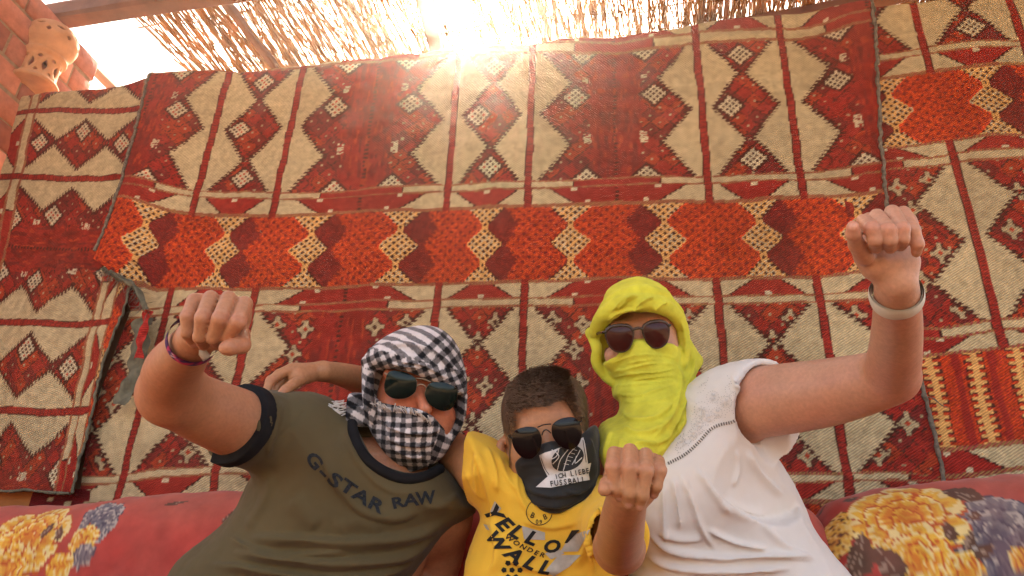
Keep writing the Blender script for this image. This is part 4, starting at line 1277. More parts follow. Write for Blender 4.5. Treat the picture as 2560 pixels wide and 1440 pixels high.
# ================================================================== the man
def man():
    root = empty('person', tuple(at(860, 1560, 1.32)))
    tag(root, 'person in olive green T-shirt and black and white checked headscarf, right fist raised', 'person')
    A = frame(-15, 4, -4)
    HC_ = at(1040, 985, 1.50)
    # ---- skin: one continuous body
    S = Solid()
    f, c, R = ell(HC_, (.077, .112, .095), A); S.add(f, c, R)
    f, c, R = ell(at(1068, 1075, 1.475), (.058, .06, .07), A); S.add(f, c, R, .03)                       # jaw
    for a, b, k in (((1048, 972, 1.415, 11), (1064, 1022, 1.392, 17), .012), ((985, 1020, 1.425, 30), (1000, 1040, 1.425, 30), .03), ((1108, 1040, 1.43, 28), (1100, 1060, 1.43, 28), .03), ((970, 935, 1.425, 12), (1120, 970, 1.425, 12), .02)):
        f, c, R = cone(px3(a), px3(b), pr(a, a[3]), pr(b, b[3])); S.add(f, c, R, k)
    f, c, R = cone(at(1020, 1100, 1.53), at(960, 1230, 1.55), .058, .075); S.add(f, c, R, .03)            # neck
    body = [(700, 1110, 1.45, 80), (880, 1200, 1.50, 110), (1110, 1290, 1.48, 66)]
    add_chain(S, body, .05)
    f, c, R = ell(at(830, 1420, 1.44), (.17, .24, .085), frame(-25)); S.add(f, c, R, .06)
    add_chain(S, [(1110, 1290, 1.48, 62), (1090, 1420, 1.52, 58), (1010, 1560, 1.45, 50)], .03)           # his left arm behind the boy
    arm = [(690, 1108, 1.44, 88), (600, 1062, 1.36, 86), (500, 1020, 1.28, 80), (432, 985, 1.225, 75)]
    add_chain(S, arm, .010, .03)
    add_chain(S, [(430, 978, 1.215, 77), (434, 925, 1.15, 70), (465, 880, 1.07, 57), (490, 845, 1.02, 48)], .028)
    palm = [((500, 835, 1.00, 42), (560, 835, 1.00, 40)), ((510, 790, .985, 44), (585, 795, .985, 42)), ((495, 757, .985, 22), (605, 765, .98, 22)), ((560, 840, .99, 30), (598, 852, .975, 24))]
    fingers = [
        [(486, 752, .985, 19), (470, 792, .955, 18.5), (468, 832, .955, 15.5), (484, 858, .978, 13)],
        [(527, 745, .975, 20), (507, 795, .935, 19.5), (499, 843, .942, 16), (509, 864, .975, 13.5)],
        [(571, 746, .975, 20), (550, 797, .930, 20), (533, 846, .942, 16), (540, 858, .975, 13.5)],
        [(612, 760, .975, 20.5), (595, 806, .930, 19.5), (568, 842, .945, 16), (566, 852, .975, 14)],
        [(598, 838, .985, 25), (604, 862, .950, 22), (576, 869, .930, 19.5), (565, 870, .930, 18)]]
    f, c, R = hand_fn(palm, fingers); S.add(f, c, R, .014)
    lo, hi = bounds([(330, 700, .9), (330, 1100, 1.3), (1200, 800, 1.65), (1200, 1640, 1.6), (560, 1640, 1.3), (600, 720, .9), (560, 900, .9)], .03)
    V, Fc = S.mesh(lo, hi, .0027)
    red = [(471, 792, .955, 22), (509, 795, .935, 24), (553, 797, .93, 24), (594, 806, .93, 24), (571, 868, .935, 26), (1060, 1020, 1.39, 40), (1000, 1035, 1.41, 40), (1105, 1050, 1.42, 40)]
    C = skin_colour(V, (.43, .185, .095), red, [(486, 861, .972, 11)], seed=3)
    fd = np.linalg.norm(V - HC_, axis=1); w = (1 - smooth(fd, .09, .15))[:, None]; C = C * (1 - w) + w * C * np.array([1.15, .72, .62])   # sunburnt face
    mk('body', V, Fc, MAT['skin'], root, C)
    # ---- T-shirt
    out = [(640, 985), (690, 978), (750, 996), (800, 1018), (850, 1040), (900, 1050), (960, 1070), (1040, 1120), (1105, 1160), (1140, 1195), (1172, 1238), (1192, 1275), (1155, 1308), (1112, 1338), (1066, 1395), (1025, 1460), (980, 1560), (960, 1660), (300, 1660), (318, 1520), (392, 1445), (480, 1372), (545, 1320), (590, 1268), (618, 1210), (640, 1165), (650, 1100), (640, 1040)]
    dep = lambda x, y: 1.46 - .00012 * (y - 1200) + .00006 * np.abs(x - 850)
    S = Solid(); f, c, R = inflate(out, dep, .135, 150, .10); S.add(f, c, R)
    sh = [(760, 1098, 1.45, 112), (690, 1093, 1.432, 99), (600, 1064, 1.36, 96), (560, 1047, 1.33, 95)]
    add_chain(S, sh, .012, .035)
    adir = px3((600, 1062, 1.36)) - px3((690, 1108, 1.44)); adir /= np.linalg.norm(adir)
    cut_p = px3((584, 1056, 1.35))
    def armcut(P): return np.minimum((P - cut_p) @ adir, .35 - np.linalg.norm(P - cut_p, axis=-1)) if False else np.where(np.linalg.norm(P - px3((560, 1060, 1.33)), axis=-1) < .24, (P - cut_p) @ adir, -.2)
    S.cut(armcut, .002)
    # neck opening
    nk, nc, nR = prism([(888, 1030), (898, 1085), (922, 1130), (958, 1163), (1008, 1184), (1060, 1180), (1096, 1160), (1120, 1090), (1000, 980)], 1.47)
    S.sub(nk, nc, nR, .004)
    arm_f = [cone(px3(a), px3(b), pr(a, a[3] + 3), pr(b, b[3] + 3)) for a, b in zip(arm[:-1], arm[1:])]
    lo, hi = bounds([(300, 960, 1.2), (1200, 960, 1.6), (300, 1650, 1.2), (1200, 1650, 1.6), (560, 950, 1.3)], .05)
    V, Fc = S.mesh(lo, hi, .0042)
    V = relax(V, Fc, 2)
    V = folds(V, Fc, [
        ([(1150, 1285), (1040, 1330), (900, 1352), (740, 1345), (600, 1345)], 20, .017, 1),
        ([(1120, 1325), (1000, 1385), (860, 1405), (720, 1395), (560, 1378)], 18, .020, 1),
        ([(1060, 1400), (930, 1432), (800, 1442), (640, 1420), (500, 1410)], 15, .017, 1),
        ([(560, 1330), (640, 1372), (760, 1382), (880, 1376)], 12, .011, -1),
        ([(800, 1130), (845, 1215), (905, 1275), (985, 1295), (1060, 1270)], 22, .013, 1),
        ([(850, 1060), (890, 1150), (950, 1215), (1020, 1235), (1080, 1210)], 16, .006, 1),
        ([(730, 1240), (770, 1290), (800, 1320)], 26, .008), ([(690, 1180), (660, 1260), (610, 1330)], 22, .008, -1),
        ([(660, 1010), (672, 1070), (668, 1150)], 9, .006, 1), ([(640, 1000), (652, 1070), (646, 1140)], 7, .005, -1), ([(700, 1000), (690, 1060), (676, 1110)], 8, .004, 1),
        ([(830, 1330), (900, 1300), (960, 1330)], 20, .006), ([(1150, 1230), (1100, 1262), (1050, 1262)], 14, .006, 1)])
    # seam from collar to sleeve
    V = folds(V, Fc, [([(765, 1012), (748, 1045), (715, 1075), (682, 1108)], 2.5, -.002)])
    N = normals(V, Fc); V = V + N * (.0035 * fbm(V, 14, 8, 2) + .0012 * fbm(V, 48, 9, 2))[:, None]
    shirt = mk('t_shirt', V, Fc, MAT['green_cotton'], root)
    bv = bvh_of(V, Fc)
    # black neck rib: a raised band round the opening
    def band(name, a, b, mt, off=.0022, n=40, k=6, par=None):
        pa, pb = catmull(a, 10), catmull(b, 10)
        ta, tb = np.linspace(0, 1, len(pa)), np.linspace(0, 1, len(pb)); t = np.linspace(0, 1, n)
        A2 = np.stack([np.interp(t, ta, pa[:, i]) for i in (0, 1)], 1); B2 = np.stack([np.interp(t, tb, pb[:, i]) for i in (0, 1)], 1)
        P2 = [tuple(A2[i] + (B2[i] - A2[i]) * j / k) for i in range(n) for j in range(k + 1)]
        F2 = [(i * (k + 1) + j, i * (k + 1) + j + 1, (i + 1) * (k + 1) + j + 1, (i + 1) * (k + 1) + j) for i in range(n - 1) for j in range(k)]
        return decal(name, P2, F2, bv, mt, par or shirt, off)
    # rib built as a swept tube on the edge of the opening
    ring = [(880, 1040), (883, 1085), (906, 1136), (946, 1172), (1004, 1197), (1060, 1193), (1100, 1172)]
    P = []
    for p in catmull(ring, 6):
        h = bv.ray_cast(Vector(CAM), Vector(ray(*p)).normalized()); P.append(np.array(h[0]) if h[0] is not None else at(p[0], p[1], 1.43))
    P = np.array(P)
    for _ in range(4): P[1:-1] = (P[:-2] + P[1:-1] * 2 + P[2:]) / 4
    v, f = tube(P, .0105, 10); mk('neck_rib', v, f, MAT['black_trim'], shirt)
    # sleeve rib
    S2 = Solid(); add_chain(S2, [(690, 1093, 1.432, 108), (600, 1064, 1.36, 105.5), (540, 1040, 1.31, 104)], 0)
    S2.cut(lambda P: (P - (cut_p + adir * .004)) @ adir); S2.cut(lambda P: -(P - (cut_p - adir * .020)) @ adir)
    lo, hi = bounds([(560, 960, 1.25), (700, 1170, 1.5)], .04)
    v, f = S2.mesh(lo, hi, .0022); mk('sleeve_rib', v, f, MAT['black_trim'], shirt)
    lettering('chest_lettering', [('G', 787, 1152, 32, 52, 1.35), ('-', 812, 1180, 33, 45, 1.5), ('S', 838, 1200, 32, 40, 1.6), ('T', 871, 1218, 32, 35, 1.45), ('A', 904, 1240, 32, 32, 1.4), ('R', 940, 1261, 32, 27, 1.4),
        ('R', 994, 1256, 28, -12, 1.3), ('A', 1027, 1249, 30, -5, 1.3), ('W', 1064, 1244, 32, -6, 1.0)], bv, MAT['navy_print'], shirt, bold=.032)
    # ---- headscarf
    out = [(906, 900), (925, 872), (960, 843), (1005, 822), (1060, 813), (1105, 824), (1140, 858), (1160, 910), (1168, 960), (1163, 1010), (1147, 1058), (1122, 1105), (1085, 1150), (1045, 1177), (1000, 1165), (955, 1120), (928, 1065), (912, 1000), (904, 945)]
    S = Solid(); f, c, R = inflate(out, lambda x, y: 1.51 + 0 * x, .118, 120, .11); S.add(f, c, R)
    # lower face wrap bulges over nose and chin
    f, c, R = ell(at(1040, 1085, 1.435), (.070, .062, .055), A); S.add(f, c, R, .03)
    f, c, R = ell(at(1055, 1040, 1.415), (.03, .03, .035), A); S.add(f, c, R, .03)
    hm = poly_map([(922, 1000), (960, 1008), (1000, 1016), (1040, 1022), (1076, 1038), (1100, 1062), (1124, 1092), (1085, 1150), (1045, 1177), (1000, 1165), (955, 1120), (930, 1060)], smoothn=4, step=2.0, blur=1)
    eb, c, R = ell(HC_, (.085, .120, .103), A); nb_, _, _ = cone(at(1048, 972, 1.415), at(1064, 1024, 1.392), .016, .021); ck, _, _ = cone(at(985, 1020, 1.425), at(1108, 1048, 1.43), .030, .028)
    def lowwrap(P):
        x, y, z = proj(P); return smax(smin(smin(eb(P), nb_(P), .02), ck(P), .02), -hm(x, y) * z / FPX, .004)
    hole = [(932, 932), (965, 922), (1020, 930), (1090, 953), (1142, 985), (1152, 1015), (1140, 1060), (1122, 1090), (1098, 1062), (1076, 1040), (1040, 1024), (1000, 1018), (960, 1008), (936, 992), (930, 960)]
    f, c, R = prism(hole, 1.475); S.sub(f, c, R, .008)
    S.add(lowwrap, HC_, .16, .006)
    # brow twist, side falls, knot and tail
    for ch, k in (([(918, 905, 1.45, 16), (965, 893, 1.405, 24), (1030, 905, 1.388, 26), (1100, 938, 1.40, 24), (1152, 975, 1.44, 15)], .006),
                  ([(930, 880, 1.45, 12), (985, 872, 1.41, 20), (1045, 880, 1.395, 20), (1110, 912, 1.405, 16), (1155, 950, 1.45, 10)], .004),
                  ([(922, 925, 1.43, 16), (920, 985, 1.42, 15), (932, 1050, 1.425, 16), (962, 1105, 1.43, 16), (1005, 1150, 1.43, 16)], .006),
                  ([(1156, 990, 1.45, 13), (1150, 1045, 1.44, 13), (1122, 1095, 1.425, 14), (1080, 1140, 1.42, 16), (1030, 1165, 1.43, 14)], .006),
                  ([(925, 1012, 1.46, 22), (890, 1005, 1.45, 24), (862, 1010, 1.44, 20)], .01), ([(925, 1035, 1.45, 22), (885, 1035, 1.435, 20), (848, 1040, 1.435, 15)], .006),
                  ([(915, 1050, 1.44, 18), (890, 1052, 1.43, 14), (865, 1045, 1.43, 10)], .005)):
        add_chain(S, ch, .008, k)
    lo, hi = bounds([(830, 800, 1.3), (1180, 800, 1.65), (830, 1190, 1.3), (1180, 1190, 1.65)], .02)
    V, Fc = S.mesh(lo, hi, .0024)
    V = folds(V, Fc, [([(940, 1040), (990, 1075), (1060, 1085), (1110, 1070)], 6, .005, 1), ([(950, 1075), (1000, 1110), (1060, 1115), (1100, 1100)], 6, .005, 1), ([(970, 1110), (1020, 1140), (1070, 1140)], 6, .005, 1),
        ([(945, 1020), (975, 1060), (985, 1110)], 6, .004, -1), ([(950, 885), (1010, 862), (1080, 880), (1140, 930)], 7, .005, 1), ([(955, 862), (1020, 838), (1090, 850), (1145, 900)], 8, .004, 1),
        ([(1000, 905), (1060, 915), (1120, 950)], 5, .005, 1), ([(960, 898), (1000, 912), (1050, 918)], 4, .004, -1), ([(915, 945), (918, 1010), (932, 1070)], 4, .005, 1), ([(925, 950), (928, 1000), (945, 1060)], 3, .004, -1), ([(860, 1022), (890, 1020), (920, 1025)], 4, .005, 1)])
    q = (V - HC_) @ A.T                                    # head-fixed coordinates
    wv = .004 * fbm(V, 22, 6, 2)
    # checks on the crown run over the dome; on the wrap they run across the face
    hx, hy, hz = q[:, 0], q[:, 1], q[:, 2]
    dome = hy > .052
    th = np.arctan2(hx, hz + .02); ph = np.arctan2(hy, np.hypot(hx, hz))
    hz2 = hz * .5
    u2 = (hx * .97 + hy * .24 + wv) / .0098; v2 = (hy * .97 - hx * .24 + wv) / .0088              # wrap over nose and chin
    u1 = (hx * .80 + hy * .60 + wv) / .0095; v1 = (-hx * .60 + hy * .80 + wv) / .0095              # brow twist
    u3 = (hx * .50 + hy * .86 - hz2 * .6 + wv) / .0125; v3 = (hx * .86 - hy * .50 + wv) / .0125     # crown
    u4 = (hy + .3 * hx + wv) / .0105; v4 = (th * .085 + wv) / .0105                                 # side falls
    band_ = (hy > .030) & (hy < .072); top = hy >= .072; side_ = (np.abs(hx) > .062) & (hy < .03)
    U = np.where(top, u3, np.where(band_, u1, np.where(side_, u4, u2))); Vv = np.where(top, v3, np.where(band_, v1, np.where(side_, v4, v2)))
    a = (U % 2) < 1.0; b = (Vv % 2) < 1.0
    f = hash3(np.floor(V[:, 0] / .003).astype(int), np.floor(V[:, 1] / .003).astype(int), np.floor(V[:, 2] / .003).astype(int), 8)[:, None]
    white = np.array([.66, .58, .56]); black = np.array([.012, .011, .013]); grey = np.array([.155, .135, .135])
    mid = grey * (.75 + .5 * f)
    C = np.where((a & b)[:, None], black, np.where((a | b)[:, None], mid, white))
    plain = top & (np.abs(v3 + 1.0) > 3.2)                                                          # striped field of the crown between its borders
    C = np.where((plain & a)[:, None], mid * 1.1, np.where((plain & ~a)[:, None], white, C))
    sc = mk('headscarf', V, Fc, MAT['keffiyeh'], root, C)
    rr = random.Random(4); paths, rads = [], []
    bvs = bvh_of(V, Fc)
    for i in range(46):
        t = i / 45; x = 936 + 142 * t + rr.uniform(-3, 3); y = np.interp(t, [0, .25, .5, .8, 1], [1008, 1020, 1022, 1032, 1052])
        h = bvs.ray_cast(Vector(CAM), Vector(ray(x, y + 6)).normalized()); dd = proj(np.array(h[0]))[2] if h[0] is not None else 1.40
        L = rr.uniform(10, 22); ang = rr.uniform(-.9, .5) - .3
        p = [at(x, y + 8, dd - .002), at(x + math.sin(ang) * L * .5, y + 8 - L * .5, dd - .007), at(x + math.sin(ang) * L * 1.1 + rr.uniform(-3, 3), y + 8 - L * rr.uniform(.7, 1.0), dd - .009)]
        paths.append(catmull(p, 4)); rads.append(.0011)
    for i in range(26):
        x, y = 862 + rr.uniform(-6, 4), 1008 + rr.uniform(-8, 36); L = rr.uniform(18, 42)
        a = rr.uniform(2.6, 3.7)
        p = [at(x, y, 1.43), at(x + math.cos(a) * L * .5, y + math.sin(a) * L * .3 + 3, 1.425), at(x + math.cos(a) * L, y + math.sin(a) * L * .7 + rr.uniform(-4, 6), 1.425)]
        paths.append(catmull(p, 4)); rads.append(.0011)
    v, f = tubes(paths, rads, 4); tag(mk('fringe', v, f, MAT['fringe'], sc), kind='stuff')
    # ---- sunglasses
    s = 1.40 / FPX
    lens = [(-.000, -.002), (.004, .016), (.022, .024), (.044, .023), (.056, .015), (.057, -.008), (.050, -.023), (.034, -.028), (.014, -.022), (.004, -.012)]
    lens = [(x * 1.02, y * .96) for x, y in lens]
    glasses('sunglasses', 'squared dark green sunglasses with thin gold wire on the man in the checked scarf', at(1052, 975, 1.383), frame(-15, 4, -4), lens, MAT['green_lens'], .0011, MAT['gold_wire'],
            [[(-.014, .019, 0), (0, .021, .002), (.014, .019, 0)], [(-.010, .004, 0), (-.004, .010, .002), (.004, .010, .002), (.010, .004, 0)]], .0095)
    # ---- wrist band
    wb = empty('wristband', tuple(at(484, 850, 1.03))); tag(wb, 'purple patterned fabric festival wristband on the raised left-hand fist', 'wristband')
    c0 = px3((482, 852, 1.035)); ax = px3((500, 825, 1.0)) - px3((462, 885, 1.075)); ax /= np.linalg.norm(ax)
    e1 = np.cross(ax, FWD); e1 /= np.linalg.norm(e1); e2 = np.cross(ax, e1); n = 60; m = 5; VV = []
    for i in range(n):
        a = 2 * math.pi * i / n
        for j in range(m): VV.append(c0 + (e1 * math.cos(a) + e2 * math.sin(a)) * .0345 + ax * (j / (m - 1) - .5) * .015)
    idx = np.arange(n * m).reshape(n, m); nx_ = np.roll(idx, -1, 0)
    ff = np.stack([idx[:, :-1], nx_[:, :-1], nx_[:, 1:], idx[:, 1:]], -1).reshape(-1, 4); VV = np.array(VV)
    VV, ff = thicken(VV, ff, .001)
    cc = np.where((noise(VV, 130, 3) > .25)[:, None], np.array([.45, .02, .10]), np.array([.05, .012, .09])); cc = np.where((noise(VV, 200, 9) > .62)[:, None], np.array([.6, .4, .5]), cc)
    mk('woven_band', VV, ff, MAT['purple_band'], wb, cc)
    cp = px3((503, 877, 1.003)); Vb, Fb = box((-.013, -.004, -.006), (.013, .004, .006))
    B = np.array([e1, np.cross(e1, ax), ax]); mk('clasp', cp + Vb @ B, Fb, MAT['clasp'], wb)
man()
# ================================================================== the boy
def boy():
    root = empty('person', tuple(at(1350, 1580, 1.25)))
    tag(root, 'person in yellow T-shirt with short brown hair and black neck gaiter, fist held forward', 'person')
    A = frame(13, -3, -3)
    H = at(1366, 1075, 1.40)
    S = Solid()
    f, c, R = ell(H, (.079, .104, .094), A); S.add(f, c, R)
    f, c, R = ell(at(1360, 1010, 1.41), (.080, .066, .090), A); S.add(f, c, R, .02)                      # cranium
    f, c, R = ell(at(1385, 1170, 1.375), (.052, .055, .06), A); S.add(f, c, R, .03)
    for a, b, k in (((1368, 1085, 1.312, 12), (1380, 1135, 1.288, 17), .012), ((1315, 1070, 1.325, 13), (1418, 1045, 1.325, 13), .02), ((1305, 1140, 1.335, 26), (1310, 1150, 1.335, 26), .03), ((1440, 1110, 1.335, 24), (1440, 1120, 1.335, 24), .03)):
        f, c, R = cone(px3(a), px3(b), pr(a, a[3]), pr(b, b[3])); S.add(f, c, R, k)
    # ear: rim and lobe
    ear = [(1270, 1096, 1.395, 9), (1253, 1108, 1.38, 10), (1251, 1132, 1.375, 10), (1262, 1154, 1.375, 9), (1282, 1162, 1.38, 8)]
    add_chain(S, ear, .004, .008)
    f, c, R = ell(at(1268, 1128, 1.395), (.016, .026, .007), A); S.add(f, c, R, .006)
    f, c, R = cone(at(1378, 1190, 1.41), at(1368, 1290, 1.43), .045, .055); S.add(f, c, R, .02)
    add_chain(S, [(1210, 1180, 1.42, 62), (1350, 1270, 1.42, 90), (1490, 1270, 1.38, 66)], .04)
    f, c, R = ell(at(1350, 1430, 1.36), (.12, .20, .075), frame(0)); S.add(f, c, R, .05)
    # right arm round behind the man's neck, hand on his shoulder
    add_chain(S, [(1205, 1172, 1.42, 52), (1125, 1125, 1.53, 50), (1050, 1060, 1.66, 44), (990, 985, 1.74, 42)], .008, .03)
    add_chain(S, [(990, 985, 1.74, 42), (920, 958, 1.66, 38), (860, 938, 1.59, 30), (812, 928, 1.54, 25)], .012, .02)
    palm = [((800, 928, 1.53, 24), (745, 930, 1.50, 22)), ((735, 925, 1.50, 14), (752, 945, 1.485, 15)), ((770, 940, 1.505, 18), (735, 952, 1.485, 13))]
    fing = [[(728, 921, 1.50, 13.5), (698, 936, 1.485, 13), (676, 952, 1.47, 12), (665, 982, 1.455, 10)],
            [(732, 930, 1.515, 12), (708, 948, 1.505, 11.5), (692, 965, 1.49, 11), (684, 992, 1.475, 9.5)],
            [(740, 938, 1.525, 11), (722, 955, 1.52, 11), (712, 975, 1.505, 10), (706, 995, 1.49, 9)],
            [(752, 950, 1.49, 14), (732, 962, 1.465, 14), (714, 975, 1.45, 13), (703, 986, 1.442, 12)]]
    f, c, R = hand_fn(palm, fing, .005); S.add(f, c, R, .010)
    # left arm punched out
    add_chain(S, [(1500, 1275, 1.36, 60), (1545, 1350, 1.17, 58), (1548, 1370, 1.11, 60)], .012, .03)
    add_chain(S, [(1548, 1368, 1.10, 60), (1552, 1330, 1.00, 58), (1560, 1280, .89, 54), (1570, 1235, .84, 50)], .014, .016)
    palm = [((1560, 1220, .835, 42), (1605, 1220, .835, 40)), ((1545, 1165, .822, 32), (1625, 1175, .822, 30)), ((1545, 1135, .818, 16), (1635, 1150, .818, 15)), ((1535, 1200, .825, 24), (1525, 1215, .81, 20))]
    fing = [[(1536, 1134, .812, 19.5), (1532, 1168, .785, 19), (1541, 1222, .782, 16), (1548, 1242, .790, 13.5)],
            [(1575, 1127, .810, 19.5), (1575, 1170, .778, 19.5), (1573, 1232, .775, 16.5), (1571, 1259, .784, 14)],
            [(1614, 1137, .810, 19), (1615, 1177, .778, 19), (1606, 1238, .775, 16), (1600, 1266, .784, 13.5)],
            [(1646, 1153, .814, 16.5), (1650, 1176, .786, 16.5), (1641, 1216, .782, 14), (1634, 1237, .789, 12)],
            [(1530, 1195, .82, 22), (1518, 1212, .795, 19), (1511, 1224, .778, 17)]]
    f, c, R = hand_fn(palm, fing, .005); S.add(f, c, R, .010)
    lo, hi = bounds([(640, 880, 1.4), (640, 1000, 1.8), (1680, 900, 1.6), (1680, 1640, 1.5), (1640, 1110, .74), (1500, 1280, .74), (1200, 1640, 1.2), (1000, 900, 1.8)], .03)
    V, Fc = S.mesh(lo, hi, .0026)
    red = [(1532, 1168, .785, 22), (1575, 1170, .778, 22), (1615, 1177, .778, 22), (1650, 1176, .786, 20), (1514, 1222, .785, 24), (1272, 1130, 1.40, 30), (703, 986, 1.44, 16), (676, 952, 1.47, 14)]
    nails = [(1548, 1244, .7845, 9.5), (1571, 1262, .778, 10.5), (1600, 1269, .778, 10.5), (1633, 1240, .784, 9), (701, 989, 1.432, 8)]
    C = skin_colour(V, (.44, .20, .095), red, nails, seed=13)
    q = (V - H) @ A.T
    px_, py_, pz_ = proj(V)
    hl = catmull([(1250, 1090), (1278, 1082), (1283, 1050), (1288, 1024), (1310, 1011), (1362, 1006), (1400, 1012), (1424, 1004), (1438, 1016), (1456, 1042), (1463, 1066), (1490, 1070)], 6)
    line = np.interp(px_, hl[:, 0], hl[:, 1]) if False else None
    hx, hy, hz = q[:, 0], q[:, 1], q[:, 2]
    # hairline in head coordinates: high over the brow, low behind the ears
    ax = np.abs(hx)
    brow = np.where(ax < .052, .054 - 2.0 * np.clip(ax - .045, 0, 1), .040 - (ax - .052) * 3.4)
    hair_line = np.where(hz > .01, brow, -.045)
    is_hair = (hy > hair_line + .006 * noise(q, 60, 3)) & (np.linalg.norm(q, axis=1) < .15) & (hz < .12)
    is_ear = (np.linalg.norm(V - at(1262, 1130, 1.39), axis=1) < .040) & (px_ < 1284)
    is_hair &= ~is_ear
    scalp = np.array([.11, .058, .034])
    w = is_hair.astype(float)[:, None]; C = C * (1 - w) + w * scalp
    body = mk('body', V, Fc, MAT['skin'], root, C)
    # ---- hair: short strands combed forward and to the side
    N = normals(V, Fc); idx = np.nonzero(is_hair)[0]; rr = np.random.default_rng(5)
    pick = rr.choice(idx, size=min(16000, len(idx) * 4), replace=True)
    VV, FF = [], []; o = 0
    Pk = V[pick] + rr.normal(0, .0012, (len(pick), 3)); Nk = N[pick]; qk = q[pick]
    comb = A[2] * .9 + A[0] * .35                        # forward, toward the boy's left
    side_ = (np.abs(qk[:, 0]) > .062) | (qk[:, 2] < -.02)
    down = -A[1]
    L = np.where(side_, .010, .026) * rr.uniform(.7, 1.25, len(pick))
    clump = noise(qk, 40, 7)[:, None] * A[0] * .30 + noise(qk, 40, 8)[:, None] * A[1] * .12
    D = Nk * .30 + np.where(side_[:, None], down * .9 + A[2] * .1, comb * .85) + clump + rr.normal(0, .07, (len(pick), 3))
    D /= np.linalg.norm(D, axis=1, keepdims=True)
    W = np.cross(D, Nk + .01); W /= np.linalg.norm(W, axis=1, keepdims=True)
    D2 = D * .8 + np.where(side_[:, None], down * .5, comb * .5 - Nk * .3); D2 /= np.linalg.norm(D2, axis=1, keepdims=True)
    wd = .00055
    B = Pk - Nk * .001; Mi = B + D * (L * .55)[:, None]; Tp = Mi + D2 * (L * .5)[:, None]
    VV = np.stack([B - W * wd, B + W * wd, Mi - W * wd * .8, Mi + W * wd * .8, Tp - W * wd * .2, Tp + W * wd * .2], 1).reshape(-1, 3)
    k = np.arange(len(pick)) * 6
    FF = np.concatenate([np.stack([k, k + 1, k + 3, k + 2], 1), np.stack([k + 2, k + 3, k + 5, k + 4], 1)])
    tag(mk('hair', VV, FF, MAT['hair'], root), kind='stuff')
    # ---- T-shirt
    out = [(1166, 1082), (1210, 1092), (1262, 1122), (1300, 1150), (1400, 1170), (1480, 1195), (1512, 1232), (1535, 1290), (1550, 1350), (1552, 1420), (1550, 1470), (1560, 1660), (1110, 1660), (1150, 1440), (1172, 1380), (1192, 1320), (1196, 1285), (1152, 1235), (1127, 1203), (1140, 1140)]
    S = Solid(); f, c, R = inflate(out, lambda x, y: 1.40 - .00014 * (y - 1200) + 0 * x, .105, 110, .085); S.add(f, c, R)
    add_chain(S, [(1500, 1275, 1.36, 78), (1535, 1325, 1.20, 80), (1552, 1352, 1.10, 82)], .012, .03)
    add_chain(S, [(1205, 1172, 1.42, 64), (1150, 1143, 1.48, 62), (1120, 1125, 1.53, 62)], .010, .03)
    ad = px3((1552, 1352, 1.10)) - px3((1500, 1275, 1.36)); ad /= np.linalg.norm(ad); cp = px3((1543, 1338, 1.145))
    near = px3((1560, 1365, 1.07))
    S.cut(lambda P: np.where(np.linalg.norm(P - near, axis=-1) < .20, (P - cp) @ ad, -.2), .002)
    bd = px3((1050, 1080, 1.62)) - px3((1205, 1172, 1.42)); bd /= np.linalg.norm(bd); bp = px3((1146, 1142, 1.49)); near2 = px3((1100, 1115, 1.56))
    S.cut(lambda P: np.where(np.linalg.norm(P - near2, axis=-1) < .16, (P - bp) @ bd, -.2), .002)
    f, c, R = prism([(1300, 1120), (1310, 1215), (1330, 1255), (1385, 1284), (1435, 1266), (1480, 1235), (1490, 1180), (1440, 1100)], 1.45); S.sub(f, c, R, .004)
    for a, b in (((1530, 1320, 1.22, 66), (1556, 1368, 1.04, 68)),):
        f, c, R = cone(px3(a), px3(b), pr(a, a[3]), pr(b, b[3])); S.sub(f, c, R, .002)
    lo, hi = bounds([(1080, 1060, 1.0), (1640, 1060, 1.55), (1080, 1650, 1.0), (1640, 1650, 1.55), (1640, 1300, 1.0)], .03)
    V, Fc = S.mesh(lo, hi, .0028)
    V = relax(V, Fc, 2)
    V = folds(V, Fc, [([(1180, 1110), (1205, 1180), (1225, 1250), (1235, 1330)], 10, .006, 1), ([(1215, 1110), (1238, 1180), (1245, 1240)], 9, .006, -1), ([(1240, 1130), (1262, 1190), (1300, 1240)], 9, .005, 1), ([(1195, 1130), (1190, 1190), (1200, 1250)], 8, .005, -1),
        ([(1200, 1290), (1235, 1330), (1240, 1400), (1215, 1440)], 14, .008, 1), ([(1500, 1240), (1500, 1310), (1480, 1390), (1490, 1440)], 10, .008, -1), ([(1300, 1300), (1380, 1320), (1460, 1300)], 14, .005, 1), ([(1250, 1390), (1330, 1425), (1420, 1430)], 14, .006, 1), ([(1480, 1280), (1470, 1350), (1430, 1420)], 16, .007, 1),
        ([(1290, 1170), (1300, 1240), (1340, 1300)], 9, .005, -1), ([(1500, 1360), (1510, 1400), (1540, 1440)], 8, .007, 1), ([(1160, 1170), (1180, 1220), (1215, 1260)], 8, .005, 1)])
    N = normals(V, Fc); V = V + N * (.003 * fbm(V, 18, 28, 2) + .001 * fbm(V, 60, 29, 2))[:, None]
    shirt = mk('t_shirt', V, Fc, MAT['yellow_cotton'], root)
    bv = bvh_of(V, Fc)
    Z = lambda x, y: (1100 + x / 2.667, 900 + y / 2.667)
    for i, pl in enumerate(([(335, 1010), (365, 940), (410, 990), (360, 1040)], [(545, 1105), (610, 1125), (700, 1150), (700, 1200), (560, 1195)], [(870, 1170), (1003, 1130), (920, 1275), (800, 1280)], [(695, 1415), (790, 1300), (940, 1300), (860, 1380), (760, 1440)], [(290, 1095), (330, 1100), (345, 1140), (310, 1130)], [(700, 1290), (780, 1250), (830, 1290), (740, 1330)])):
        decal('grey_brush_mark', [Z(*p) for p in pl], [list(range(len(pl)))], bv, MAT['grey_print'], shirt, .0009, sub=3)
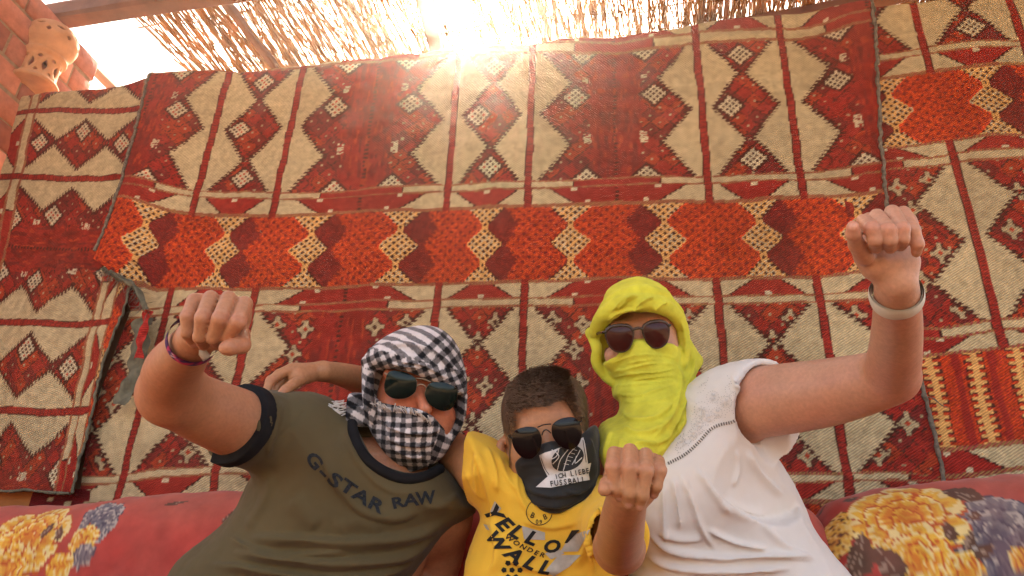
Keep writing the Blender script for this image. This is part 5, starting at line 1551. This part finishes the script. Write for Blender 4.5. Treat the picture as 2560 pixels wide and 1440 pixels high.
    up = lambda s, pts, h, wf: [(ch, *Z(x, y), hh, r, wf) for ch, (x, y, r, hh) in zip(s, pts)]
    lettering('chest_lettering', up('YELLO', [(352, 1010, 55, 38), (425, 1085, 45, 36), (505, 1138, 33, 34), (605, 1182, 22, 34), (738, 1240, 4, 31)], 0, 1.15), bv, MAT['black_print'], shirt, shear=.25, bold=.04)
    decal('chest_stroke', [Z(*p) for p in [(880, 1135), (935, 1132), (850, 1220), (828, 1222)]], [[0, 1, 2, 3]], bv, MAT['black_print'], shirt, .0014, sub=2)
    lettering('chest_lettering', up('WONDER', [(460, 1186, 33, 12), (508, 1218, 31, 12), (552, 1243, 28, 12), (598, 1265, 24, 12), (640, 1283, 22, 12), (680, 1297, 18, 12)], 0, 1.2), bv, MAT['black_print'], shirt, shear=.2, bold=.025)
    lettering('chest_lettering', up('WALL', [(375, 1200, 50, 33), (488, 1292, 36, 35), (595, 1345, 25, 34), (692, 1378, 12, 34)], 0, 1.15), bv, MAT['black_print'], shirt, shear=.3, bold=.04)
    # ball emblem under the lettering
    cx_, cy_ = Z(480, 1400); PP, FF = [], []
    for k in range(7):
        a0 = k * 2 * math.pi / 6; rr0 = 20 if k < 6 else 0
        for t in range(5):
            a = a0 + t * 2 * math.pi / 5; PP.append((cx_ + math.cos(a0) * rr0 + math.cos(a) * 7.5, cy_ + math.sin(a0) * rr0 + math.sin(a) * 7.5))
        FF.append([k * 5 + t for t in range(5)])
    decal('ball_emblem', PP, FF, bv, MAT['black_print'], shirt, .0014, sub=1)
    # round club badge half hidden by the gaiter
    cx_, cy_ = Z(662, 1015); PP, FF = [], []; n = 40
    for i in range(n + 1):
        a = 2 * math.pi * i / n; PP += [(cx_ + 33 * math.cos(a), cy_ + 33 * math.sin(a)), (cx_ + 31 * math.cos(a), cy_ + 31 * math.sin(a))]
    FF = [[2 * i, 2 * i + 1, 2 * i + 3, 2 * i + 2] for i in range(n)]
    bd_ = decal('badge_ring', PP, FF, bv, MAT['black_print'], shirt, .0014)
    lettering('badge_lettering', [('0', *Z(647, 1078), 11, 0, .9), ('9', *Z(672, 1080), 11, -3, .9), ('B', *Z(617, 1035), 14, 25, .9), ('B', *Z(700, 1045), 14, -20, .9)], bv, MAT['black_print'], shirt, bold=.01)
    # sleeve hem seams
    # ---- neck gaiter pulled over the nose
    out = [(1287, 1158), (1310, 1137), (1350, 1112), (1385, 1100), (1420, 1104), (1452, 1088), (1486, 1062), (1497, 1078), (1501, 1130), (1501, 1185), (1495, 1222), (1475, 1250), (1430, 1280), (1389, 1297), (1345, 1286), (1314, 1260), (1296, 1222), (1291, 1185)]
    S = Solid(); f, c, R = inflate(out, lambda x, y: 1.395 - .0006 * np.clip(y - 1190, 0, 200), .112, 100, .085); S.add(f, c, R)
    g_ = .006
    f, c, R = ell(H, (.079 + g_, .104 + g_, .094 + g_), A); S.add(f, c, R, .02)
    f, c, R = ell(at(1385, 1170, 1.375), (.052 + g_, .055 + g_, .06 + g_), A); S.add(f, c, R, .03)
    for a, b, k in (((1368, 1085, 1.312, 19), (1380, 1135, 1.288, 26), .02), ((1305, 1140, 1.335, 34), (1310, 1150, 1.335, 34), .03), ((1440, 1110, 1.335, 32), (1440, 1120, 1.335, 32), .03)):
        f, c, R = cone(px3(a), px3(b), pr(a, a[3]), pr(b, b[3])); S.add(f, c, R, k)
    om = poly_map(out, smoothn=5, step=2.0, blur=1)
    def lim(P):
        x, y, z = proj(P); return -om(x, y) * z / FPX
    S.cut(lim, .004)
    lo, hi = bounds([(1270, 1040, 1.25), (1520, 1310, 1.52)], .03)
    V, Fc = S.mesh(lo, hi, .0028)
    V = folds(V, Fc, [([(1295, 1200), (1340, 1232), (1400, 1240), (1480, 1215)], 8, .005, 1), ([(1305, 1235), (1350, 1262), (1410, 1262), (1470, 1240)], 8, .006, 1), ([(1330, 1265), (1380, 1280), (1440, 1262)], 7, .005, 1), ([(1295, 1170), (1320, 1160), (1360, 1160)], 7, .003), ([(1470, 1090), (1488, 1140), (1490, 1200)], 9, .005, -1), ([(1400, 1225), (1450, 1232), (1490, 1200)], 6, .004, 1)])
    V = V + normals(V, Fc) * (.002 * fbm(V, 26, 41, 2))[:, None]
    g = mk('neck_gaiter', V, Fc, MAT['gaiter'], root); bv = bvh_of(V, Fc)
    decal('pennant_print', [Z(*p) for p in [(662, 635), (700, 618), (760, 600), (850, 562), (955, 516), (968, 560), (985, 690), (960, 700), (720, 782), (690, 720)]], [list(range(10))], bv, MAT['white_print'], g, .001, sub=4)
    decal('banner_print', [Z(*p) for p in [(640, 848), (722, 775), (860, 728), (1006, 685), (990, 760), (996, 800), (930, 812), (740, 852)]], [list(range(8))], bv, MAT['white_print'], g, .0014, sub=4)
    n = 28; c0 = Z(850, 655)
    decal('ball_print', [(c0[0] + 40 * math.cos(2 * math.pi * i / n), c0[1] + 32 * math.sin(2 * math.pi * i / n) - 8 * math.cos(2 * math.pi * i / n)) for i in range(n)], [list(range(n))], bv, MAT['gaiter'], g, .0022, sub=3)
    def line_print(name, pts, w, off=.003, mt='white_print'):
        p = catmull([Z(*q) for q in pts], 4); t = np.gradient(p, axis=0); t /= np.linalg.norm(t, axis=1, keepdims=True); nn = np.stack([-t[:, 1], t[:, 0]], 1)
        PP = [tuple(q) for i in range(len(p)) for q in (p[i] - nn[i] * w, p[i] + nn[i] * w)]
        decal(name, PP, [[2 * i, 2 * i + 1, 2 * i + 3, 2 * i + 2] for i in range(len(p) - 1)], bv, MAT[mt], g, off)
    for pts in ([(905, 580), (850, 640), (820, 740)], [(860, 590), (800, 660), (780, 735)], [(745, 600), (790, 640), (750, 690)], [(910, 640), (900, 690), (945, 650)], [(935, 600), (915, 640), (880, 700)], [(790, 590), (775, 640), (740, 660)]): line_print('ball_seam', pts, .9)
    for k in range(5): line_print('ball_stitch', [(822 + k * 14, 690 - k * 24), (858 + k * 14, 700 - k * 24)], .6)
    line_print('pennant_border', [(676, 650), (700, 720), (728, 765)], .8, .002, 'black_print'); line_print('pennant_border', [(952, 535), (962, 600), (972, 682)], .8, .002, 'black_print')
    lettering('banner_lettering', [(ch, *Z(775 + i * 25.5, 778 - i * 5.2), 13.5, -10, .78) for i, ch in enumerate('ICH LIEBE')], bv, MAT['black_print'], g, bold=.018, off=.003)
    lettering('banner_lettering', [(ch, *Z(745 + i * 29.5, 826 - i * 4.2), 13.5, -8, .82) for i, ch in enumerate('FUSSBALL')], bv, MAT['black_print'], g, bold=.018, off=.003)
    # ---- aviators
    lens = [(.002, .006), (.006, .018), (.020, .0235), (.038, .022), (.047, .012), (.047, -.006), (.038, -.022), (.024, -.027), (.010, -.018), (.003, -.004)]
    lens = [(x * 1.08, y * 1.05) for x, y in lens]
    glasses('sunglasses', 'black aviator sunglasses with thin dark rims on the boy in yellow', at(1368, 1094, 1.278), frame(13.5, -3, -3), lens, MAT['black_lens'], .0011, MAT['black_wire'],
            [[(-.012, .021, 0), (0, .023, .002), (.012, .021, 0)], [(-.008, .006, 0), (-.003, .013, .002), (.003, .013, .002), (.008, .006, 0)]], .0085, temple=.105)
boy()

# ================================================================== the woman
def woman():
    root = empty('person', tuple(at(1820, 1580, 1.3)))
    tag(root, 'person in white blouse and lime yellow headscarf, left fist raised high', 'person')
    A = frame(6, 2, -4)
    H = at(1605, 845, 1.55)
    S = Solid()
    f, c, R = ell(H, (.074, .110, .094), A); S.add(f, c, R)
    for a, b, k in (((1597, 830, 1.465, 11), (1603, 885, 1.445, 16), .012), ((1535, 815, 1.472, 12), (1655, 803, 1.472, 12), .02), ((1535, 890, 1.475, 24), (1540, 900, 1.475, 24), .03), ((1665, 880, 1.48, 24), (1665, 890, 1.48, 24), .03)):
        f, c, R = cone(px3(a), px3(b), pr(a, a[3]), pr(b, b[3])); S.add(f, c, R, k)
    f, c, R = ell(at(1515, 885, 1.545), (.008, .022, .014), A); S.add(f, c, R, .006)                     # ear
    f, c, R = cone(at(1620, 950, 1.56), at(1650, 1090, 1.54), .052, .06); S.add(f, c, R, .03)
    add_chain(S, [(1560, 1160, 1.50, 70), (1700, 1110, 1.52, 85), (1850, 1020, 1.45, 78)], .04)
    f, c, R = ell(at(1800, 1350, 1.45), (.15, .25, .09), frame(12)); S.add(f, c, R, .05)
    arm = [(1850, 1010, 1.42, 84), (1920, 1002, 1.37, 88), (2060, 982, 1.29, 84), (2180, 955, 1.215, 74), (2226, 940, 1.19, 68)]
    add_chain(S, arm, .010, .03)
    add_chain(S, [(2225, 938, 1.19, 67), (2236, 890, 1.12, 62), (2243, 810, 1.03, 57.5), (2242, 740, .965, 53), (2240, 705, .94, 50)], .016, .010)
    palm = [((2200, 660, .93, 42), (2258, 655, .93, 40)), ((2185, 600, .935, 40), (2262, 590, .94, 38)), ((2160, 640, .925, 26), (2185, 665, .925, 30)), ((2175, 560, .945, 30), (2262, 555, .95, 28))]
    fing = [[(2158, 552, .925, 17.5), (2180, 572, .880, 18.5), (2187, 600, .880, 17), (2190, 620, .90, 15.5)],
            [(2192, 540, .925, 19), (2220, 575, .878, 19), (2225, 600, .878, 17), (2226, 620, .90, 15.5)],
            [(2230, 530, .93, 19), (2256, 572, .882, 18), (2256, 596, .882, 16.5), (2252, 614, .90, 15)],
            [(2258, 532, .935, 18), (2283, 575, .892, 16.5), (2294, 610, .890, 15.5), (2291, 631, .898, 13)],
            [(2160, 640, .92, 24), (2142, 612, .902, 19.5), (2133, 585, .886, 17.5), (2132, 567, .880, 15.5)]]
    f, c, R = hand_fn(palm, fing, .006); S.add(f, c, R, .012)
    lo, hi = bounds([(1450, 680, 1.4), (1450, 1640, 1.4), (2340, 500, .85), (2100, 500, .85), (2340, 1000, 1.3), (1700, 690, 1.7), (2000, 1640, 1.65), (2340, 600, 1.1)], .03)
    V, Fc = S.mesh(lo, hi, .0027)
    red = [(2181, 572, .868, 20), (2222, 575, .865, 20), (2256, 572, .87, 20), (2290, 612, .885, 22), (2133, 570, .88, 26), (1600, 880, 1.44, 40)]
    C = skin_colour(V, (.52, .25, .155), red, [(2133, 566, .872, 13), (2292, 629, .892, 10)], seed=23)
    mk('body', V, Fc, MAT['skin'], root, C)
    # ---- blouse
    out = [(1700, 975), (1760, 950), (1815, 925), (1860, 908), (1905, 900), (1946, 904), (1915, 922), (1893, 948), (1880, 985), (1893, 1035), (1915, 1085), (1938, 1135), (1962, 1168), (1985, 1210), (2010, 1262), (2050, 1340), (2130, 1440), (2185, 1520), (2210, 1660), (1490, 1660), (1560, 1460), (1588, 1390), (1570, 1300), (1530, 1210), (1545, 1140), (1620, 1090), (1680, 1030)]
    S = Solid(); f, c, R = inflate(out, lambda x, y: 1.47 - .00016 * (y - 1150) - .00006 * (x - 1750), .135, 130, .10); S.add(f, c, R)
    f, c, R = ell(at(1760, 1200, 1.37), (.10, .075, .07), frame(20)); S.add(f, c, R, .06)
    f, c, R = ell(at(1640, 1250, 1.36), (.08, .075, .06), frame(0)); S.add(f, c, R, .06)
    sl = [cone(px3(a), px3(b), pr(a, a[3] + 4), pr(b, b[3] + 4)) for a, b in zip(arm[:-1], arm[1:])]
    # loose sleeve: shell around the shoulder, open toward the elbow
    add_chain(S, [(1830, 1018, 1.42, 104), (1905, 1008, 1.38, 112), (1950, 1035, 1.36, 122)], .010, .03)
    ad = px3((2060, 985, 1.29)) - px3((1850, 1015, 1.42)); ad /= np.linalg.norm(ad)
    cutn = ad * .80 - UPV * .10 + FWD * -.25; cutn /= np.linalg.norm(cutn)
    cp = px3((1912, 1010, 1.37)); near = px3((1975, 1030, 1.33))
    S.cut(lambda P: np.where(np.linalg.norm(P - near, axis=-1) < .20, (P - cp) @ cutn, -.2), .002)
    f, c, R = cone(px3((1870, 1012, 1.40)), px3((1960, 1020, 1.345)), pr((0, 0, 1.4), 93), pr((0, 0, 1.345), 112)); S.sub(f, c, R, .002)
    f, c, R = cone(px3((1920, 1060, 1.37)), px3((1965, 1105, 1.35)), pr((0, 0, 1.37), 60), pr((0, 0, 1.35), 70)); S.sub(f, c, R, .004)
    lo, hi = bounds([(1470, 880, 1.2), (2230, 880, 1.6), (1470, 1650, 1.2), (2230, 1650, 1.6)], .04)
    V, Fc = S.mesh(lo, hi, .004)
    V = relax(V, Fc, 2)
    V = folds(V, Fc, [([(1700, 1180), (1725, 1250), (1750, 1320), (1790, 1380)], 9, .009, 1), ([(1680, 1190), (1690, 1260), (1700, 1330)], 9, .009, 1), ([(1740, 1165), (1785, 1230), (1830, 1290)], 10, .008, -1), ([(1660, 1200), (1655, 1280), (1665, 1360)], 9, .007, 1),
        ([(1840, 1120), (1845, 1170), (1830, 1220)], 9, .007, 1), ([(1870, 1120), (1900, 1180), (1960, 1240)], 12, .008, -1), ([(1610, 1330), (1680, 1375), (1800, 1398), (1930, 1392), (2050, 1400)], 10, .014, 1), ([(1600, 1380), (1700, 1425), (1850, 1432), (1990, 1420)], 11, .014, 1), ([(1900, 1300), (1960, 1360), (2040, 1400)], 10, .008, -1),
        ([(1760, 1320), (1840, 1360), (1930, 1378)], 9, .010, 1), ([(1990, 1250), (2010, 1320), (2060, 1390)], 8, .007, -1), ([(1640, 1330), (1700, 1350), (1760, 1345)], 12, .007, 1), ([(1800, 1250), (1850, 1280), (1920, 1290)], 16, .006), ([(1830, 930), (1850, 990), (1875, 1060), (1920, 1140)], 5, .006, -1), ([(1840, 935), (1842, 1000), (1868, 1070)], 4, .005, 1)])
    V = V + normals(V, Fc) * (.0032 * fbm(V, 15, 61, 2) + .0012 * fbm(V, 45, 62, 2))[:, None]
    bl = mk('blouse', V, Fc, MAT['white_cotton'], root); bv = bvh_of(V, Fc)
    # openwork seam and eyelet embroidery of the yoke
    seam = catmull([(1668, 1160), (1710, 1138), (1745, 1108), (1775, 1075), (1800, 1062), (1830, 1055), (1852, 1040)], 14)
    t = np.gradient(seam, axis=0); t /= np.linalg.norm(t, axis=1, keepdims=True); nn = np.stack([-t[:, 1], t[:, 0]], 1)
    cum = np.concatenate([[0], np.cumsum(np.linalg.norm(np.diff(seam, axis=0), axis=1))])
    PP, FF = [], []
    for s in np.arange(4, cum[-1], 6.4):
        p = np.array([np.interp(s, cum, seam[:, i]) for i in (0, 1)]); i = min(int(np.searchsorted(cum, s)), len(t) - 1)
        a, b = t[i] * 1.6, nn[i] * 4.0; o = len(PP); PP += [tuple(p - a - b), tuple(p + a - b), tuple(p + a + b), tuple(p - a + b)]; FF.append([o, o + 1, o + 2, o + 3])
    tag(decal('openwork_seam', PP, FF, bv, MAT['hole'], bl, .0012), kind='stuff')
    yoke = poly_map([(1668, 1150), (1720, 1040), (1745, 960), (1815, 925), (1850, 1000), (1855, 1035), (1800, 1055), (1745, 1100), (1700, 1140)], smoothn=3)
    rr = random.Random(8); PP, FF = [], []
    cells = [(rr.uniform(1670, 1860), rr.uniform(925, 1160)) for _ in range(60)]
    for cx_, cy_ in cells:
        r0 = rr.uniform(13, 19)
        for k in range(16):
            a = k * math.pi / 8; x, y = cx_ + r0 * math.cos(a), cy_ + r0 * math.sin(a)
            if float(yoke(np.array([x]), np.array([y]))[0]) < 5: continue
            o = len(PP); PP += [(x - 1.1, y), (x, y - 1.1), (x + 1.1, y), (x, y + 1.1)]; FF.append([o, o + 1, o + 2, o + 3])
    tag(decal('eyelet_holes', PP, FF, bv, MAT['eyelet'], bl, .001), kind='stuff')
    PP, FF = [], []
    for cx_, cy_ in cells:
        for k in range(5):
            a = k * 1.257 + rr.random(); 
            if float(yoke(np.array([cx_]), np.array([cy_]))[0]) < 14: continue
            ux, uy = math.cos(a), math.sin(a); o = len(PP)
            PP += [(cx_ + ux * 2, cy_ + uy * 2), (cx_ + ux * 6 - uy * 2.4, cy_ + uy * 6 + ux * 2.4), (cx_ + ux * 11, cy_ + uy * 11), (cx_ + ux * 6 + uy * 2.4, cy_ + uy * 6 - ux * 2.4)]; FF.append([o, o + 1, o + 2, o + 3])
    tag(decal('embroidered_petals', PP, FF, bv, MAT['white_print'], bl, .0022), kind='stuff')
    # ---- headscarf: crown, twisted brow band, face wrap, fall over the shoulder
    crown = [(1500, 770), (1520, 724), (1552, 702), (1590, 692), (1628, 698), (1664, 720), (1690, 755), (1710, 782), (1720, 820), (1722, 860), (1716, 900), (1690, 950), (1640, 985), (1570, 975), (1525, 948), (1500, 930), (1486, 896), (1486, 860), (1478, 830), (1484, 800)]
    S = Solid(); f, c, R = inflate(crown, lambda x, y: 1.56 + 0 * x, .106, 115, .11); S.add(f, c, R)
    hole = [(1510, 824), (1524, 800), (1552, 784), (1594, 780), (1635, 783), (1666, 798), (1687, 815), (1699, 842), (1707, 880), (1684, 862), (1628, 859), (1590, 860), (1559, 884), (1521, 902), (1507, 912), (1500, 888), (1500, 845)]
    f, c, R = prism(hole, 1.535); S.sub(f, c, R, .006)
    wrap = [(1508, 912), (1521, 901), (1559, 882), (1590, 858), (1628, 857), (1684, 861), (1710, 884), (1722, 930), (1735, 960), (1742, 1000), (1725, 1052), (1698, 1104), (1668, 1148), (1640, 1200), (1560, 1230), (1505, 1160), (1497, 1070), (1541, 1036), (1548, 1008), (1531, 990), (1528, 960), (1516, 945)]
    wm = poly_map(wrap, smoothn=4, step=2.0, blur=1)
    eb, _, _ = ell(H, (.081, .117, .101), A); nb_, _, _ = cone(at(1597, 830, 1.465), at(1603, 888, 1.445), .015, .021); ck, _, _ = cone(at(1535, 892, 1.475), at(1665, 884, 1.48), .026, .026)
    def lowwrap(P):
        x, y, z = proj(P); return smax(smin(smin(eb(P), nb_(P), .02), ck(P), .02), -wm(x, y) * z / FPX, .004)
    S.add(lowwrap, H, .16, .006)
    f, c, R = inflate(wrap, lambda x, y: 1.535 - .0008 * np.clip(y - 950, 0, 400), .105, 90, .07); S.add(f, c, R, .006)
    f, c, R = ell(at(1600, 895, 1.455), (.030, .036, .030), A); S.add(f, c, R, .025)
    tail = [(1722, 850), (1745, 880), (1758, 905), (1740, 940), (1754, 958), (1742, 1005), (1722, 1055), (1690, 1090), (1690, 1000), (1700, 900)]
    f, c, R = inflate(tail, lambda x, y: 1.55 - .0009 * np.clip(y - 900, 0, 300), .040, 28, .03); S.add(f, c, R, .008)
    for ch, k in (([(1488, 828, 1.50, 17), (1508, 794, 1.47, 22), (1550, 763, 1.438, 24), (1600, 755, 1.426, 24), (1650, 762, 1.438, 23), (1692, 792, 1.48, 18), (1710, 832, 1.51, 13)], .002),
                  ([(1498, 790, 1.50, 12), (1530, 754, 1.46, 19), (1575, 735, 1.443, 20), (1620, 732, 1.438, 20), (1660, 744, 1.46, 17), (1697, 780, 1.50, 12)], .002),
                  ([(1478, 832, 1.52, 15), (1492, 870, 1.50, 13), (1490, 905, 1.50, 12), (1510, 938, 1.50, 12), (1530, 955, 1.49, 12)], .006),
                  ([(1708, 835, 1.50, 15), (1712, 880, 1.49, 14), (1706, 910, 1.485, 13)], .005)):
        add_chain(S, ch, .008, k)
    lo, hi = bounds([(1455, 680, 1.4), (1775, 680, 1.7), (1455, 1240, 1.35), (1775, 1240, 1.65)], .02)
    V, Fc = S.mesh(lo, hi, .0026)
    fl = [([(1523, 918), (1552, 900), (1600, 888), (1660, 890), (1700, 900)], 2.6, 0.0028, 1), ([(1520, 930), (1560, 924), (1630, 908), (1700, 912)], 2.9, 0.0031, -1),
          ([(1522, 948), (1575, 936), (1650, 930), (1698, 918)], 2.4, 0.0031, 1), ([(1570, 952), (1630, 944), (1704, 938)], 2.7, 0.0022, 1), ([(1528, 966), (1580, 962), (1640, 958), (1700, 948)], 2.7, 0.0034, -1),
          ([(1532, 984), (1590, 990), (1640, 978), (1690, 960)], 3.6, 0.0037, 1), ([(1545, 1000), (1600, 1006), (1660, 996), (1700, 975)], 2.7, 0.0028, -1), ([(1560, 912), (1620, 900), (1650, 902)], 2.1, 0.0019, 1)]
    fl += [([(1690, 905), (1700, 960), (1680, 1030), (1630, 1100)], 9, .009, 1), ([(1715, 950), (1712, 1010), (1680, 1070), (1640, 1120)], 8, .009, -1), ([(1545, 1020), (1580, 1050), (1640, 1045), (1690, 1000)], 8, .007, 1), ([(1550, 1060), (1590, 1085), (1640, 1075), (1680, 1040)], 8, .007, 1),
        ([(1555, 1090), (1545, 1130), (1520, 1170)], 9, .008, 1), ([(1530, 1075), (1520, 1110), (1510, 1150)], 8, .008, -1), ([(1580, 1105), (1640, 1110), (1680, 1080)], 7, .007, 1), ([(1640, 1140), (1670, 1100), (1720, 1040)], 9, .008, -1),
        ([(1530, 780), (1560, 752), (1590, 745)], 4.5, .0075, 1), ([(1580, 775), (1610, 752), (1640, 745)], 4.5, .0075, 1), ([(1630, 775), (1655, 760), (1670, 758)], 4.5, .0075, 1), ([(1515, 805), (1535, 785), (1570, 772), (1610, 768)], 4.5, .0075, -1), ([(1600, 740), (1570, 752), (1540, 778)], 4.5, .0075, -1),
        ([(1700, 800), (1712, 850), (1710, 890)], 5, .005, 1), ([(1735, 890), (1730, 930), (1715, 970)], 6, .006, 1)]
    V = folds(V, Fc, fl)
    V = V + normals(V, Fc) * (.0022 * fbm(V, 34, 71, 3) + .0009 * fbm(V * np.array([1, 1, 3.0]), 60, 72, 2))[:, None]
    mk('headscarf', V, Fc, MAT['lime_gauze'], root)
    # ---- round tortoiseshell glasses
    lens = [(-.001, .010), (.006, .020), (.022, .0235), (.040, .022), (.050, .013), (.049, -.006), (.040, -.022), (.024, -.028), (.010, -.022), (.001, -.006)]
    lens = [(x * .98, y * .98) for x, y in lens]
    glasses('sunglasses', 'rounded tortoiseshell sunglasses with reddish brown lenses on the woman in the lime scarf', at(1596, 839, 1.430), frame(6, 2, -4), lens, MAT['brown_lens'], .0024, MAT['tortoise'],
            [[(-.010, .011, 0), (-.004, .014, .003), (.004, .014, .003), (.010, .011, 0)]], .0115, thick=1.1)
    # ---- watch strap
    wt = empty('wristwatch', tuple(at(2241, 735, .96))); tag(wt, 'off white rubber watch strap round the wrist of the raised right-hand fist', 'watch')
    c0 = px3((2241, 738, .965)); ax = px3((2240, 700, .935)) - px3((2243, 820, 1.04)); ax /= np.linalg.norm(ax)
    e1 = np.cross(ax, FWD); e1 /= np.linalg.norm(e1); e2 = np.cross(ax, e1); n, m = 72, 7; VV = []
    rad = .0318
    for i in range(n):
        a = 2 * math.pi * i / n; w = .0120 * (1 + .12 * math.cos(a * 2))
        for j in range(m):
            v = j / (m - 1) - .5
            VV.append(c0 + (e1 * math.cos(a) + e2 * math.sin(a)) * (rad + .0014 * (1 - (2 * v) ** 2)) + ax * v * 2 * w + ax * .004 * math.cos(a))
    idx = np.arange(n * m).reshape(n, m); nx_ = np.roll(idx, -1, 0)
    ff = np.stack([idx[:, :-1], nx_[:, :-1], nx_[:, 1:], idx[:, 1:]], -1).reshape(-1, 4); VV = np.array(VV)
    V2, F2 = thicken(VV, ff, .0026)
    st = mk('strap', V2, F2, MAT['white_rubber'], wt)
    bvw = bvh_of(VV, ff)
    for x, y, r in ((2233, 742, 3.0), (2246, 742, 3.0), (2261, 739, 1.8), (2275, 735, 1.6), (2287, 727, 1.4)):
        decal('strap_hole', [(x + r * math.cos(k * .785), y + .6 * r * math.sin(k * .785)) for k in range(8)], [list(range(8))], bvw, MAT['hole'], st, .0006)

woman()
